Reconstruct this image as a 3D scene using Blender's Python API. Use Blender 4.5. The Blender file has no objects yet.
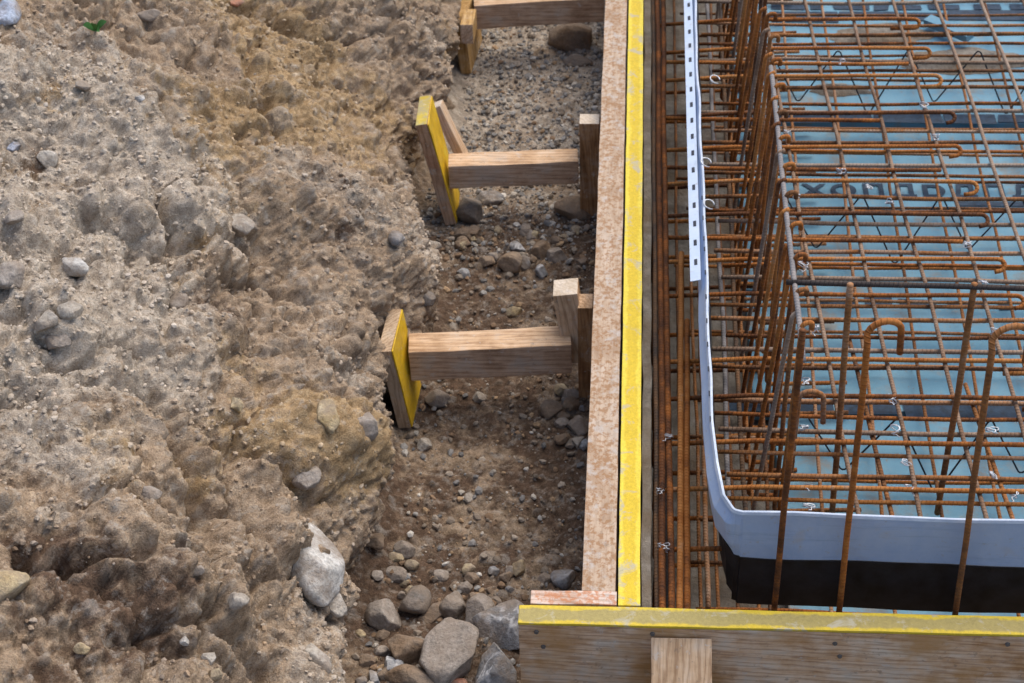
import bpy, bmesh, math, random
import numpy as np
from mathutils import Vector, Matrix, noise as mnoise
random.seed(11)
rng = np.random.default_rng(7)
SC = bpy.context.scene
COL = SC.collection

# ------------------------------------------------------------------ camera
YAW, PITCH, ROLL, FPX = 9.05101260e-02, 7.03126989e-01, -4.58380383e-02, 1714.09
CAM = np.array([-0.0198544, -1.77053947, 2.04784764])
def cam_axes():
    cy, sy, cp, sp = math.cos(YAW), math.sin(YAW), math.cos(PITCH), math.sin(PITCH)
    f = np.array([-sy*cp, cy*cp, -sp]); r = np.array([cy, sy, 0.]); u = np.cross(r, f)
    cr, sr = math.cos(ROLL), math.sin(ROLL)
    return cr*r+sr*u, -sr*r+cr*u, f
RX, UP, FW = cam_axes()
def ray(px, py):
    return RX*(px-512)/FPX - UP*(py-341.5)/FPX + FW
def at(px, py, Z):                       # point of the plane z = Z seen at a pixel of the photograph
    v = ray(px, py); return CAM + v*(Z-CAM[2])/v[2]
def atY(px, py, Y):
    v = ray(px, py); return CAM + v*(Y-CAM[1])/v[1]
def atX(px, py, X):
    v = ray(px, py); return CAM + v*(X-CAM[0])/v[0]

cam = bpy.data.cameras.new('camera'); co = bpy.data.objects.new('camera', cam); COL.objects.link(co)
co.matrix_world = Matrix(((RX[0], UP[0], -FW[0], CAM[0]), (RX[1], UP[1], -FW[1], CAM[1]),
                          (RX[2], UP[2], -FW[2], CAM[2]), (0, 0, 0, 1)))
cam.sensor_width = 36; cam.lens = FPX*36/1024; cam.clip_start = .05; cam.clip_end = 500
cam.dof.use_dof = True; cam.dof.focus_distance = 2.65; cam.dof.aperture_fstop = 11
SC.camera = co

# ------------------------------------------------------------------ world, sun
w = bpy.data.worlds.new('World'); SC.world = w; w.use_nodes = True
nt = w.node_tree
sky = nt.nodes.new('ShaderNodeTexSky'); sky.sky_type = 'NISHITA'; sky.sun_disc = False
SUN_EL, SUN_AZ = math.radians(60), math.radians(38)      # azimuth from +Y, clockwise
sky.sun_elevation = SUN_EL; sky.sun_rotation = SUN_AZ
sky.air_density = 1.0; sky.dust_density = 3.0
nt.links.new(sky.outputs[0], nt.nodes['Background'].inputs[0])
nt.nodes['Background'].inputs[1].default_value = .125
sd = bpy.data.lights.new('sun', 'SUN'); sd.energy = 1.5; sd.angle = math.radians(60); sd.color = (1, .92, .81)
so = bpy.data.objects.new('sun', sd); COL.objects.link(so)
dirv = Vector((math.sin(SUN_AZ)*math.cos(SUN_EL), math.cos(SUN_AZ)*math.cos(SUN_EL), math.sin(SUN_EL)))
so.rotation_euler = dirv.to_track_quat('Z', 'Y').to_euler(); so.location = (0, 0, 6)
vs = SC.view_settings; vs.view_transform = 'Standard'; vs.look = 'None'; vs.gamma = 1; vs.exposure = 0.78
try: vs.use_curve_mapping = False
except Exception: pass

# ------------------------------------------------------------------ numpy noise
def _hash(ix, iy, iz, s):
    h = (ix.astype(np.uint32)*np.uint32(374761393) + iy.astype(np.uint32)*np.uint32(668265263)
         + iz.astype(np.uint32)*np.uint32(2147483647) + np.uint32((s*3266489917) & 0xffffffff))
    h = (h ^ (h >> np.uint32(13)))*np.uint32(1274126177)
    h = (h ^ (h >> np.uint32(16)))*np.uint32(2246822519)
    return h ^ (h >> np.uint32(15))
def _u(h): return (h & np.uint32(0xffffff)).astype(np.float32)/np.float32(0xffffff)
def perlin(P, scale, seed=0):
    Q = P*scale + seed*17.13 + 1000.; I = np.floor(Q).astype(np.int64); F = (Q-I).astype(np.float32)
    W = F*F*F*(F*(F*6-15)+10); out = 0
    for dx in (0, 1):
        for dy in (0, 1):
            for dz in (0, 1):
                h = _hash(I[:, 0]+dx, I[:, 1]+dy, I[:, 2]+dz, seed)
                a = _u(h)*6.2831853; z = _u(h*np.uint32(2654435761))*2-1; r = np.sqrt(1-z*z)
                d = np.cos(a)*r*(F[:, 0]-dx)+np.sin(a)*r*(F[:, 1]-dy)+z*(F[:, 2]-dz)
                wt = (W[:, 0] if dx else 1-W[:, 0])*(W[:, 1] if dy else 1-W[:, 1])*(W[:, 2] if dz else 1-W[:, 2])
                out = out + wt*d
    return out*1.6
def fbm(P, scale, oct, seed=0, gain=.5, ridge=False):
    o = 0; a = 1; n = 0
    for i in range(oct):
        p = perlin(P, scale*2.03**i, seed+i)
        if ridge: p = 1-2*np.abs(p)
        o = o+a*p; n += a; a *= gain
    return o/n
def pebbles(P, cell, seed, prob=.5, rmin=.25, rmax=.5, flat=.8):
    """height field of half buried stones: returns height, stone random id, mask"""
    Q = P/cell+500.; I = np.floor(Q).astype(np.int64)
    H = np.zeros(len(P), np.float32); R = np.zeros(len(P), np.float32)
    for dx in (-1, 0, 1):
        for dy in (-1, 0, 1):
            for dz in (-1, 0, 1):
                a, b, c = I[:, 0]+dx, I[:, 1]+dy, I[:, 2]+dz
                h = _hash(a, b, c, seed); r0 = _u(h)
                h1 = h*np.uint32(2654435761); h2 = h1*np.uint32(40503)+np.uint32(77); h3 = h2*np.uint32(2246822519)
                h1 ^= h1 >> np.uint32(15); h2 ^= h2 >> np.uint32(14); h3 ^= h3 >> np.uint32(13)
                e = np.stack([Q[:, 0]-a-_u(h1), Q[:, 1]-b-_u(h2), Q[:, 2]-c-_u(h3)], 1)
                an = _u(h1 ^ h3)*6.28; ca, sa = np.cos(an), np.sin(an)
                ex = ca*e[:, 0]+sa*e[:, 1]; ey = (-sa*e[:, 0]+ca*e[:, 1])*(1+.7*_u(h2))
                rad = rmin+(rmax-rmin)*_u(h3)**2
                d2 = ex*ex+ey*ey+e[:, 2]**2
                hh = np.where(r0 < prob, np.clip(rad*rad-d2, 0, None)**.5*flat*cell, 0)
                up = hh > H; H = np.where(up, hh, H); R = np.where(up, _u(h2 ^ h1), R)
    return H, R

def clods(P, cell, seed):
    """broken lumps of earth: distance to the crack between two cells, and a random number per lump"""
    Q = P/cell+300.; I = np.floor(Q).astype(np.int64); F1 = np.full(len(P), 9., np.float32); F2 = F1.copy(); R = np.zeros(len(P), np.float32)
    for dx in (-1, 0, 1):
        for dy in (-1, 0, 1):
            for dz in (-1, 0, 1):
                a, b, c = I[:, 0]+dx, I[:, 1]+dy, I[:, 2]+dz
                h = _hash(a, b, c, seed); h1 = h*np.uint32(2654435761); h2 = h1*np.uint32(40503)+np.uint32(77); h1 ^= h1 >> np.uint32(15); h2 ^= h2 >> np.uint32(14)
                d = np.sqrt((Q[:, 0]-a-_u(h))**2+(Q[:, 1]-b-_u(h1))**2+(Q[:, 2]-c-_u(h2))**2).astype(np.float32)
                n = d < F1; F2 = np.where(n, F1, np.minimum(F2, d)); R = np.where(n, _u(h1 ^ h2), R); F1 = np.where(n, d, F1)
    return F2-F1, R
# ------------------------------------------------------------------ material helpers
class NT:
    def __init__(self, name):
        self.m = bpy.data.materials.new(name); self.m.use_nodes = True; self.t = self.m.node_tree
        self.b = self.t.nodes['Principled BSDF']
    def n(self, typ, **kw):
        nd = self.t.nodes.new(typ)
        for k, v in kw.items():
            if k.startswith('i_'):
                k = k[2:]
                nd.inputs[int(k) if k.isdigit() else k.replace('_', ' ')].default_value = v
            else: setattr(nd, k, v)
        return nd
    def l(self, a, b): self.t.links.new(a, b)
    def ramp(self, src, stops, interp='LINEAR'):
        r = self.n('ShaderNodeValToRGB'); r.color_ramp.interpolation = interp
        e = r.color_ramp.elements
        while len(e) < len(stops): e.new(.5)
        for el, (p, c) in zip(e, stops):
            el.position = p; el.color = (*c, 1) if len(c) == 3 else c
        self.l(src, r.inputs[0]); return r.outputs[0]
    def noise(self, vec, scale, detail=5, rough=.6, dist=0., stretch=None):
        if stretch:
            mp = self.n('ShaderNodeMapping'); mp.inputs['Scale'].default_value = stretch
            self.l(vec, mp.inputs[0]); vec = mp.outputs[0]
        nd = self.n('ShaderNodeTexNoise', i_Scale=scale, i_Detail=detail, i_Roughness=rough, i_Distortion=dist)
        self.l(vec, nd.inputs['Vector']); return nd.outputs[0]
    def mix(self, f, a, b, blend='MIX'):
        m = self.n('ShaderNodeMix', data_type='RGBA', blend_type=blend)
        for s, v in ((m.inputs[0], f), (m.inputs[6], a), (m.inputs[7], b)):
            if hasattr(v, 'links'): self.l(v, s)
            elif isinstance(v, (int, float)): s.default_value = v
            else: s.default_value = (*v, 1)
        return m.outputs[2]
    def math(self, op, a, b=0.):
        m = self.n('ShaderNodeMath', operation=op)
        for s, v in ((m.inputs[0], a), (m.inputs[1], b)):
            if hasattr(v, 'links'): self.l(v, s)
            else: s.default_value = v
        return m.outputs[0]
    def attr(self, name): return self.n('ShaderNodeAttribute', attribute_name=name)
    def bump(self, h, dist, strength=1., prev=None):
        b = self.n('ShaderNodeBump', i_Strength=strength, i_Distance=dist); self.l(h, b.inputs['Height'])
        if prev is not None: self.l(prev, b.inputs['Normal'])
        return b.outputs[0]
    def objvec(self, rand=True):
        tc = self.n('ShaderNodeTexCoord'); v = tc.outputs['Object']
        if rand:
            oi = self.n('ShaderNodeObjectInfo'); s = self.n('ShaderNodeVectorMath', operation='ADD')
            mu = self.math('MULTIPLY', oi.outputs['Random'], 37.)
            self.l(v, s.inputs[0]); self.l(mu, s.inputs[1]); v = s.outputs[0]
        return v
    def done(self, color, rough=.8, normal=None, metal=0., spec=.3):
        b = self.b
        if hasattr(color, 'links'): self.l(color, b.inputs['Base Color'])
        else: b.inputs['Base Color'].default_value = (*color, 1)
        if hasattr(rough, 'links'): self.l(rough, b.inputs['Roughness'])
        else: b.inputs['Roughness'].default_value = rough
        b.inputs['Metallic'].default_value = metal; b.inputs['Specular IOR Level'].default_value = spec
        if normal is not None: self.l(normal, b.inputs['Normal'])
        return self.m

def soil_mat(name, gain=1.):
    t = NT(name); v = t.objvec(False)
    so_ = t.attr('soil'); sx = t.n('ShaderNodeSeparateColor'); t.l(so_.outputs['Color'], sx.inputs[0])
    n1 = t.noise(v, 9, 6, .65); n2 = t.noise(v, 60, 6, .7); n3 = t.noise(v, 350, 3, .7); n4 = t.noise(v, 26, 5, .7, .6)
    g = lambda c: tuple(x*gain for x in c)
    brown = t.ramp(n2, [(.28, g((.19, .132, .082))), (.5, g((.325, .240, .163))), (.72, g((.46, .365, .265)))])
    grey = t.ramp(n2, [(.28, g((.27, .215, .160))), (.5, g((.42, .352, .278))), (.75, g((.60, .535, .445)))])
    ochre = t.ramp(n2, [(.3, g((.25, .16, .078))), (.6, g((.40, .285, .16))), (.8, g((.50, .40, .27)))])
    moist = t.ramp(n2, [(.3, g((.060, .040, .027))), (.55, g((.135, .087, .058))), (.8, g((.19, .145, .105)))])
    jit = lambda ch, k=1.6, o=-.3: t.math('MULTIPLY_ADD', n4, k) if False else None
    def mask(ch, amt):
        a = t.math('ADD', ch, t.math('MULTIPLY', t.math('SUBTRACT', n1, .5), amt))
        a = t.math('ADD', a, t.math('MULTIPLY', t.math('SUBTRACT', n4, .5), amt))
        r = t.n('ShaderNodeMapRange', interpolation_type='SMOOTHSTEP'); t.l(a, r.inputs[0])
        r.inputs[1].default_value = .3; r.inputs[2].default_value = .72; return r.outputs[0]
    c = t.mix(mask(sx.outputs[0], 1.5), brown, grey)
    c = t.mix(mask(sx.outputs[1], 1.5), c, ochre)
    c = t.mix(mask(sx.outputs[2], 1.5), c, moist)
    st = t.attr('stone'); ss = t.n('ShaderNodeSeparateColor'); t.l(st.outputs['Color'], ss.inputs[0])
    stc = t.ramp(ss.outputs[1], [(0, (.20, .165, .13)), (.3, (.34, .29, .235)), (.55, (.26, .25, .235)), (.7, (.47, .43, .37)), (.86, (.36, .25, .15)), (1, (.58, .55, .5))])
    dust = t.mix(t.math('MULTIPLY', n2, .95), stc, c)
    c = t.mix(t.math('MULTIPLY', ss.outputs[0], .72), c, dust)
    c = t.mix(.8, c, t.ramp(ss.outputs[2], [(0, (.78, .77, .75)), (.4, (1, 1, 1)), (.85, (1.28, 1.28, 1.27))]), 'MULTIPLY')
    c = t.mix(.6, c, t.ramp(n3, [(.32, (.45, .43, .41)), (.5, (1., 1., 1.)), (.68, (1.5, 1.5, 1.48))]), 'MULTIPLY')
    n6 = t.noise(v, 34, 6, .75, .3)
    c = t.mix(t.ramp(n6, [(.54, (0, 0, 0)), (.66, (.5, .5, .5))]), c, (.50*gain, .46*gain, .40*gain))
    nb = t.bump(n3, .0035, 1.); nb = t.bump(n2, .006, .7, nb)
    return t.done(c, .93, nb, spec=.15)

def stone_mat(name, c0, c1, c2, vein=None):
    t = NT(name); v = t.objvec()
    n1 = t.noise(v, 22, 6, .65); n2 = t.noise(v, 160, 4, .7); n3 = t.noise(v, 8, 4, .6, .8)
    c = t.ramp(n1, [(.3, c0), (.5, c1), (.7, c2)])
    c = t.mix(.8, c, t.ramp(n2, [(.32, (.55, .54, .52)), (.5, (1, 1, 1)), (.68, (1.35, 1.35, 1.34))]), 'MULTIPLY')
    if vein: c = t.mix(t.ramp(n3, [(.47, (0, 0, 0)), (.5, (1, 1, 1)), (.53, (0, 0, 0))]), c, vein)
    d = t.mix(t.ramp(t.noise(v, 14, 5, .7), [(.40, (.08, .08, .08)), (.60, (.85, .85, .85))]), c, (.24, .19, .145))
    return t.done(d, .9, t.bump(n2, .003, 1., t.bump(n1, .008, .9)), spec=.2)

def gravel_mat(name, lo, hi):
    t = NT(name); v = t.objvec(False); a = t.attr('tint')
    n2 = t.noise(v, 260, 4, .7)
    c = t.mix(.7, a.outputs['Color'], t.ramp(n2, [(.3, (.65, .64, .62)), (.7, (1.25, 1.25, 1.25))]), 'MULTIPLY')
    return t.done(c, .92, t.bump(n2, .0015, .8), spec=.2)

def wood_mat(name, a, b, c, speck=None, streak=1., axis=0, stain=None):
    t = NT(name); v = t.objvec()
    st = [70, 70, 70]; st[axis] = 7
    g1 = t.noise(v, 1., 5, .6, .35, st); st2 = [260, 260, 260]; st2[axis] = 26
    st3 = [420, 420, 420]; st3[axis] = 16
    g3 = t.noise(v, 1., 4, .65, .2, st3)
    g2 = t.noise(v, 1., 3, .6, .1, st2); n1 = t.noise(v, 13, 5, .65); n2 = t.noise(v, 75, 5, .7)
    sc = [1.2, 1.2, 1.2]; sc[axis] = .10
    mp = t.n('ShaderNodeMapping'); mp.inputs['Scale'].default_value = sc; t.l(v, mp.inputs[0])
    wv = t.n('ShaderNodeTexWave', wave_type='BANDS', bands_direction='DIAGONAL', i_Scale=46., i_Distortion=8., i_Detail=4.); wv.inputs['Detail Scale'].default_value = 1.6; wv.inputs['Detail Roughness'].default_value = .62
    t.l(mp.outputs[0], wv.inputs[0])
    m = t.math('ADD', t.math('MULTIPLY', g1, .35), t.math('MULTIPLY', n1, .65))
    col = t.ramp(m, [(.38, a), (.5, b), (.62, c)])
    col = t.mix(.6*streak, col, t.ramp(wv.outputs['Fac'], [(.0, (.58, .50, .44)), (.22, (.86, .83, .8)), (.5, (1.05, 1.05, 1.05)), (1, (1.1, 1.1, 1.1))]), 'MULTIPLY')
    col = t.mix(.45*streak, col, t.ramp(g3, [(.38, (.62, .56, .52)), (.48, (1, 1, 1)), (.62, (1.1, 1.1, 1.1))]), 'MULTIPLY')
    col = t.mix(t.ramp(n1, [(.55, (0, 0, 0)), (.70, (.5, .5, .5))]), col, (.33, .29, .25))
    col = t.mix(t.ramp(n2, [(.60, (0, 0, 0)), (.68, (.6, .6, .6))]), col, (.22, .165, .12))
    n5 = t.noise(v, 38, 5, .75, .4)
    col = t.mix(t.ramp(n5, [(.60, (0, 0, 0)), (.66, (.55, .55, .55))]), col, (.50, .46, .41))
    if speck:
        col = t.mix(t.ramp(t.noise(v, 115, 3, .65, .2), [(.47, (0, 0, 0)), (.58, (.8, .8, .8))]), col, speck)
        col = t.mix(t.ramp(t.noise(v, 48, 4, .6), [(.55, (0, 0, 0)), (.66, (.7, .7, .7))]), col, (.47, .43, .39))
    if stain: col = t.mix(t.ramp(t.noise(v, 7, 4, .6), [(.5, (0, 0, 0)), (.66, (.75, .75, .75))]), col, stain)
    return t.done(col, .82, t.bump(g2, .0012, .7, t.bump(g1, .0015, .5)), spec=.2)

def paint_mat(name, wear=(.53, .64), base=(.70, .53, .022), lo=(.56, .40, .018), under=(.42, .38, .30)):
    t = NT(name); v = t.objvec()
    n1 = t.noise(v, 17, 5, .7); n2 = t.noise(v, 110, 4, .7); n3 = t.noise(v, 40, 4, .65, .5)
    col = t.ramp(n1, [(.35, lo), (.55, base), (.75, (.74, .62, .08))])
    col = t.mix(t.ramp(n3, [(wear[0], (0, 0, 0)), (wear[1], (.9, .9, .9))]), col, under)
    col = t.mix(t.ramp(n2, [(.6, (0, 0, 0)), (.72, (.75, .75, .75))]), col, (.60, .53, .36))
    return t.done(col, .55, t.bump(n2, .001, .6), spec=.4)

def edge_paint_mat(name, half, edge, mid, amt=.55, scuff=.58):
    t = NT(name); v = t.objvec(False); sp = t.n('ShaderNodeSeparateXYZ'); t.l(v, sp.inputs[0])
    n1 = t.noise(v, 60, 5, .7); n2 = t.noise(v, 9, 4, .6); n3 = t.noise(v, 200, 4, .7); n4 = t.noise(v, 24, 4, .7, .6)
    e = t.math('DIVIDE', t.math('ABSOLUTE', sp.outputs[1]), half)
    e = t.math('ADD', e, t.math('MULTIPLY', t.math('SUBTRACT', n1, .5), .7)); e = t.math('ADD', e, t.math('MULTIPLY', t.math('SUBTRACT', n2, .5), 1.2))
    c = t.mix(t.ramp(e, [(amt-.12, (0, 0, 0)), (amt+.12, (1, 1, 1))]), mid, edge)
    c = t.mix(.6, c, t.ramp(n3, [(.3, (.7, .7, .7)), (.7, (1.2, 1.2, 1.2))]), 'MULTIPLY')
    c = t.mix(t.ramp(n4, [(scuff, (0, 0, 0)), (scuff+.10, (.8, .8, .8))]), c, (.42, .39, .30))
    c = t.mix(t.ramp(n1, [(.66, (0, 0, 0)), (.74, (.7, .7, .7))]), c, (.26, .22, .13))
    return t.done(c, .6, t.bump(n3, .0012, .7), spec=.35)

def rebar_mat(name, stops, rib=1.):
    t = NT(name); v = t.objvec(); oi = t.n('ShaderNodeObjectInfo')
    n1 = t.noise(v, 14, 5, .7); n2 = t.noise(v, 120, 4, .7)
    m = t.math('ADD', t.math('MULTIPLY', n1, .8), t.math('MULTIPLY', n2, .28))
    m = t.math('ADD', m, t.math('MULTIPLY', t.math('SUBTRACT', oi.outputs['Random'], .5), .32))
    col = t.ramp(m, stops)
    uv = t.n('ShaderNodeUVMap'); sx = t.n('ShaderNodeSeparateXYZ'); t.l(uv.outputs[0], sx.inputs[0])
    ph = t.math('ADD', t.math('MULTIPLY', sx.outputs[0], 1/.0075), sx.outputs[1])
    s = t.math('SINE', t.math('MULTIPLY', ph, 6.28318)); rb = t.math('POWER', t.math('MAXIMUM', s, 0.), 2.)
    nb = t.bump(rb, .0011*rib, 1.); nb = t.bump(n2, .0008, .8, nb)
    return t.done(col, .78, nb, metal=.0, spec=.3)

def plain(name, c, rough=.7, metal=0., nscale=60, amt=.3, bump=.0006, spec=.4):
    t = NT(name); v = t.objvec(); n = t.noise(v, nscale, 5, .65)
    col = t.mix(1., c, t.ramp(n, [(.3, (1-amt,)*3), (.7, (1+amt,)*3)]), 'MULTIPLY')
    return t.done(col, rough, t.bump(n, bump, .7), metal, spec)

M = {}
M['soil'] = soil_mat('earth')
M['floor'] = soil_mat('trench_earth', .86)
M['gravel'] = gravel_mat('gravel_mix', 0, 1)
M['st_pale'] = stone_mat('pale_stone', (.28, .25, .21), (.42, .385, .33), (.55, .52, .47))
M['st_white'] = stone_mat('white_stone', (.42, .41, .38), (.57, .56, .53), (.70, .69, .66))
M['st_grey'] = stone_mat('grey_stone', (.13, .135, .14), (.24, .25, .26), (.36, .37, .385), (.55, .55, .55))
M['st_warm'] = stone_mat('warm_grey_stone', (.20, .175, .15), (.31, .275, .24), (.43, .39, .345))
M['st_brown'] = stone_mat('brown_stone', (.13, .085, .05), (.22, .15, .095), (.33, .25, .17))
M['st_dark'] = stone_mat('dark_stone', (.045, .045, .048), (.12, .115, .11), (.28, .26, .24))
M['st_ochre'] = stone_mat('ochre_stone', (.33, .235, .11), (.46, .37, .22), (.60, .54, .42))
M['st_blue'] = stone_mat('bluish_stone', (.24, .30, .40), (.36, .42, .53), (.5, .55, .64))
M['brick'] = stone_mat('brick_red', (.36, .13, .08), (.45, .19, .12), (.5, .27, .18))
M['pine'] = wood_mat('pine_timber', (.40, .25, .135), (.55, .375, .23), (.65, .49, .34))
M['pine_side'] = wood_mat('darker_pine', (.35, .225, .14), (.50, .345, .23), (.58, .45, .335))  # shade of the strut fronts put into the colour; also colours the wedge end
M['pine_end'] = wood_mat('sawn_pine', (.42, .33, .23), (.56, .47, .36), (.66, .58, .48), streak=.5)
M['pine_red'] = wood_mat('reddish_timber', (.20, .10, .042), (.32, .175, .08), (.42, .26, .14))
M['pine_gold'] = wood_mat('golden_timber', (.30, .17, .055), (.42, .26, .10), (.52, .36, .18))
M['plank'] = wood_mat('speckled_plank', (.37, .26, .175), (.47, .355, .255), (.54, .435, .34), speck=(.30, .165, .08), streak=.35)
M['panel_face'] = wood_mat('stained_panel', (.43, .245, .115), (.57, .40, .265), (.66, .55, .43), stain=(.42, .225, .075))
M['orange_block'] = wood_mat('orange_block', (.50, .34, .25), (.60, .46, .37), (.66, .56, .48), speck=(.48, .20, .09))
M['ply'] = wood_mat('board_edge', (.32, .19, .10), (.46, .30, .19), (.55, .41, .29), stain=(.42, .17, .08))
M['ply_light'] = wood_mat('board_edge_light', (.36, .25, .155), (.49, .36, .235), (.57, .45, .32))
M['yellow'] = paint_mat('yellow_paint')
M['yellow_old'] = paint_mat('worn_yellow_paint', (.42, .58), (.58, .44, .04), (.45, .32, .02), (.36, .31, .17))
M['yellow'] = edge_paint_mat('yellow_paint', .0172, (.73, .58, .05), (.64, .455, .018), .60, .545)
M['yellow_front'] = edge_paint_mat('worn_yellow_paint', .0185, (.60, .44, .03), (.34, .275, .09), .66, .56)
M['yellow_clean'] = paint_mat('yellow_board_face', (.66, .8), (.66, .41, .012), (.46, .28, .01))
M['rust'] = rebar_mat('rust_steel', [(.25, (.035, .014, .007)), (.42, (.13, .045, .012)), (.56, (.32, .104, .017)), (.74, (.44, .18, .045)), (.88, (.33, .23, .16))])
M['rust_tan'] = rebar_mat('tan_rusty_steel', [(.25, (.09, .05, .03)), (.45, (.19, .115, .07)), (.6, (.28, .195, .135)), (.8, (.36, .29, .23))])
M['rust_mid'] = rebar_mat('brown_rusty_steel', [(.25, (.05, .025, .015)), (.42, (.15, .066, .026)), (.57, (.31, .125, .035)), (.78, (.36, .24, .16))])
M['rust_dark'] = rebar_mat('dark_steel', [(.25, (.018, .016, .018)), (.5, (.055, .042, .036)), (.66, (.13, .075, .04)), (.85, (.3, .14, .06))])
M['steel'] = rebar_mat('grey_steel', [(.25, (.10, .095, .10)), (.5, (.20, .19, .19)), (.75, (.30, .26, .235))], .7)
M['wire'] = plain('tie_wire', (.55, .57, .6), .4, .6, 200, .3)
def zinc_mat(name, c, pale, rough):
    t = NT(name); v = t.objvec(); n = t.noise(v, 30, 5, .7, .4); n2 = t.noise(v, 9, 4, .65, .8); n3 = t.noise(v, 1., 4, .7, .2, (6, 6, 90)); n4 = t.noise(v, 70, 5, .75)
    col = t.mix(t.ramp(n, [(.4, (0, 0, 0)), (.7, (.6, .6, .6))]), c, pale)
    col = t.mix(t.ramp(n3, [(.56, (0, 0, 0)), (.72, (.45, .45, .45))]), col, tuple(x*.62 for x in c))
    col = t.mix(t.ramp(n4, [(.60, (0, 0, 0)), (.72, (.7, .7, .7))]), col, (.33, .29, .25))
    col = t.mix(t.ramp(n2, [(.6, (0, 0, 0)), (.72, (.4, .4, .4))]), col, (.42, .38, .33))
    return t.done(col, rough, t.bump(n2, .003, .5, t.bump(n4, .0006, .6)), .15, .5)
M['zinc'] = zinc_mat('waterstop_steel', (.32, .435, .64), (.42, .52, .68), .42)
M['zinc_light'] = zinc_mat('bright_zinc', (.45, .54, .67), (.60, .66, .74), .4)
M['black'] = plain('black_coating', (.009, .009, .011), .45, 0, 30, .9, .0006, .35)
M['rim'] = zinc_mat('waterstop_rim', (.35, .42, .53), (.60, .65, .72), .45)
M['slot'] = plain('slot_shadow', (.03, .035, .05), .8)
M['print'] = plain('navy_print', (.016, .04, .075), .7, 0, 90, .5)
M['nail'] = plain('nail_steel', (.12, .115, .11), .5, .3)
M['leaf'] = plain('leaf_green', (.07, .20, .04), .55, 0, 80, .3)
M['tie_spacer'] = plain('dark_spacer_wire', (.022, .026, .034), .55, .3)

def blue_mat():
    t = NT('blue_foam'); v = t.objvec(False)
    n1 = t.noise(v, 5, 5, .6); n2 = t.noise(v, 45, 6, .7, .4); n3 = t.noise(v, 300, 3, .6); n4 = t.noise(v, 11, 6, .7, .3)
    c = t.ramp(n1, [(.3, (.095, .235, .335)), (.5, (.14, .305, .415)), (.7, (.20, .37, .465))])
    c = t.mix(t.ramp(n2, [(.55, (0, 0, 0)), (.75, (.55, .55, .55))]), c, (.30, .33, .30))
    c = t.mix(t.ramp(n4, [(.53, (0, 0, 0)), (.66, (.75, .75, .75))]), c, (.25, .225, .185))
    n5 = t.noise(v, 70, 5, .8, .5)
    c = t.mix(t.ramp(n5, [(.60, (0, 0, 0)), (.68, (.65, .65, .65))]), c, (.27, .17, .09))
    return t.done(c, .7, t.bump(n3, .0006, .5), spec=.3)
M['blue'] = blue_mat()
def concrete_mat():
    t = NT('lean_concrete'); v = t.objvec(False)
    n1 = t.noise(v, 7, 6, .65); n2 = t.noise(v, 120, 5, .75); n3 = t.noise(v, 30, 5, .7)
    c = t.ramp(n3, [(.3, (.13, .115, .095)), (.5, (.22, .20, .17)), (.7, (.31, .29, .255))])
    c = t.mix(t.ramp(n1, [(.45, (0, 0, 0)), (.65, (.8, .8, .8))]), c, (.17, .125, .08))
    return t.done(c, .92, t.bump(n2, .003, .8, t.bump(n3, .006, .6)), spec=.2)
M['concrete'] = concrete_mat()

# ------------------------------------------------------------------ object helpers
def tag(o, label=None, cat=None, group=None, kind=None):
    for k, v in (('label', label), ('category', cat), ('group', group), ('kind', kind)):
        if v: o[k] = v
    return o
def mesh_obj(name, V, F, mats, parent=None, origin=None, smooth=False, uv=None, midx=None):
    V = np.asarray(V, float); og = V.mean(0) if origin is None else np.asarray(origin, float)
    me = bpy.data.meshes.new(name); me.from_pydata([tuple(p) for p in V-og], [], F)
    if uv is not None:
        l = me.uv_layers.new(name='UVMap'); l.data.foreach_set('uv', np.asarray(uv, np.float32).ravel())
    for m in (mats if isinstance(mats, (list, tuple)) else [mats]): me.materials.append(m)
    if midx is not None: me.polygons.foreach_set('material_index', midx)
    if smooth: me.polygons.foreach_set('use_smooth', [True]*len(me.polygons))
    o = bpy.data.objects.new(name, me); COL.objects.link(o)
    if parent is not None:
        o.parent = parent; o.location = Vector(og)-parent.location
    else: o.location = og
    return o
def empty(name, loc):
    o = bpy.data.objects.new(name, None); o.location = loc; COL.objects.link(o); o.empty_display_size = .05; return o

def fast_mesh(name, V, Q, mats, attrs=None, smooth=True):
    n = Q.shape[1]
    me = bpy.data.meshes.new(name); me.vertices.add(len(V)); me.vertices.foreach_set('co', V.astype(np.float32).ravel())
    me.loops.add(Q.size); me.loops.foreach_set('vertex_index', Q.astype(np.int32).ravel())
    me.polygons.add(len(Q)); me.polygons.foreach_set('loop_start', np.arange(0, Q.size, n, dtype=np.int32))
    me.polygons.foreach_set('loop_total', np.full(len(Q), n, np.int32))
    me.polygons.foreach_set('use_smooth', np.full(len(Q), smooth))
    me.update(); me.validate()
    for k, a in (attrs or {}).items():
        at_ = me.color_attributes.new(k, 'FLOAT_COLOR', 'POINT')
        c = np.ones((len(V), 4), np.float32); c[:, :3] = a; at_.data.foreach_set('color', c.ravel())
    for m in mats: me.materials.append(m)
    o = bpy.data.objects.new(name, me); COL.objects.link(o); return o

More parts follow.
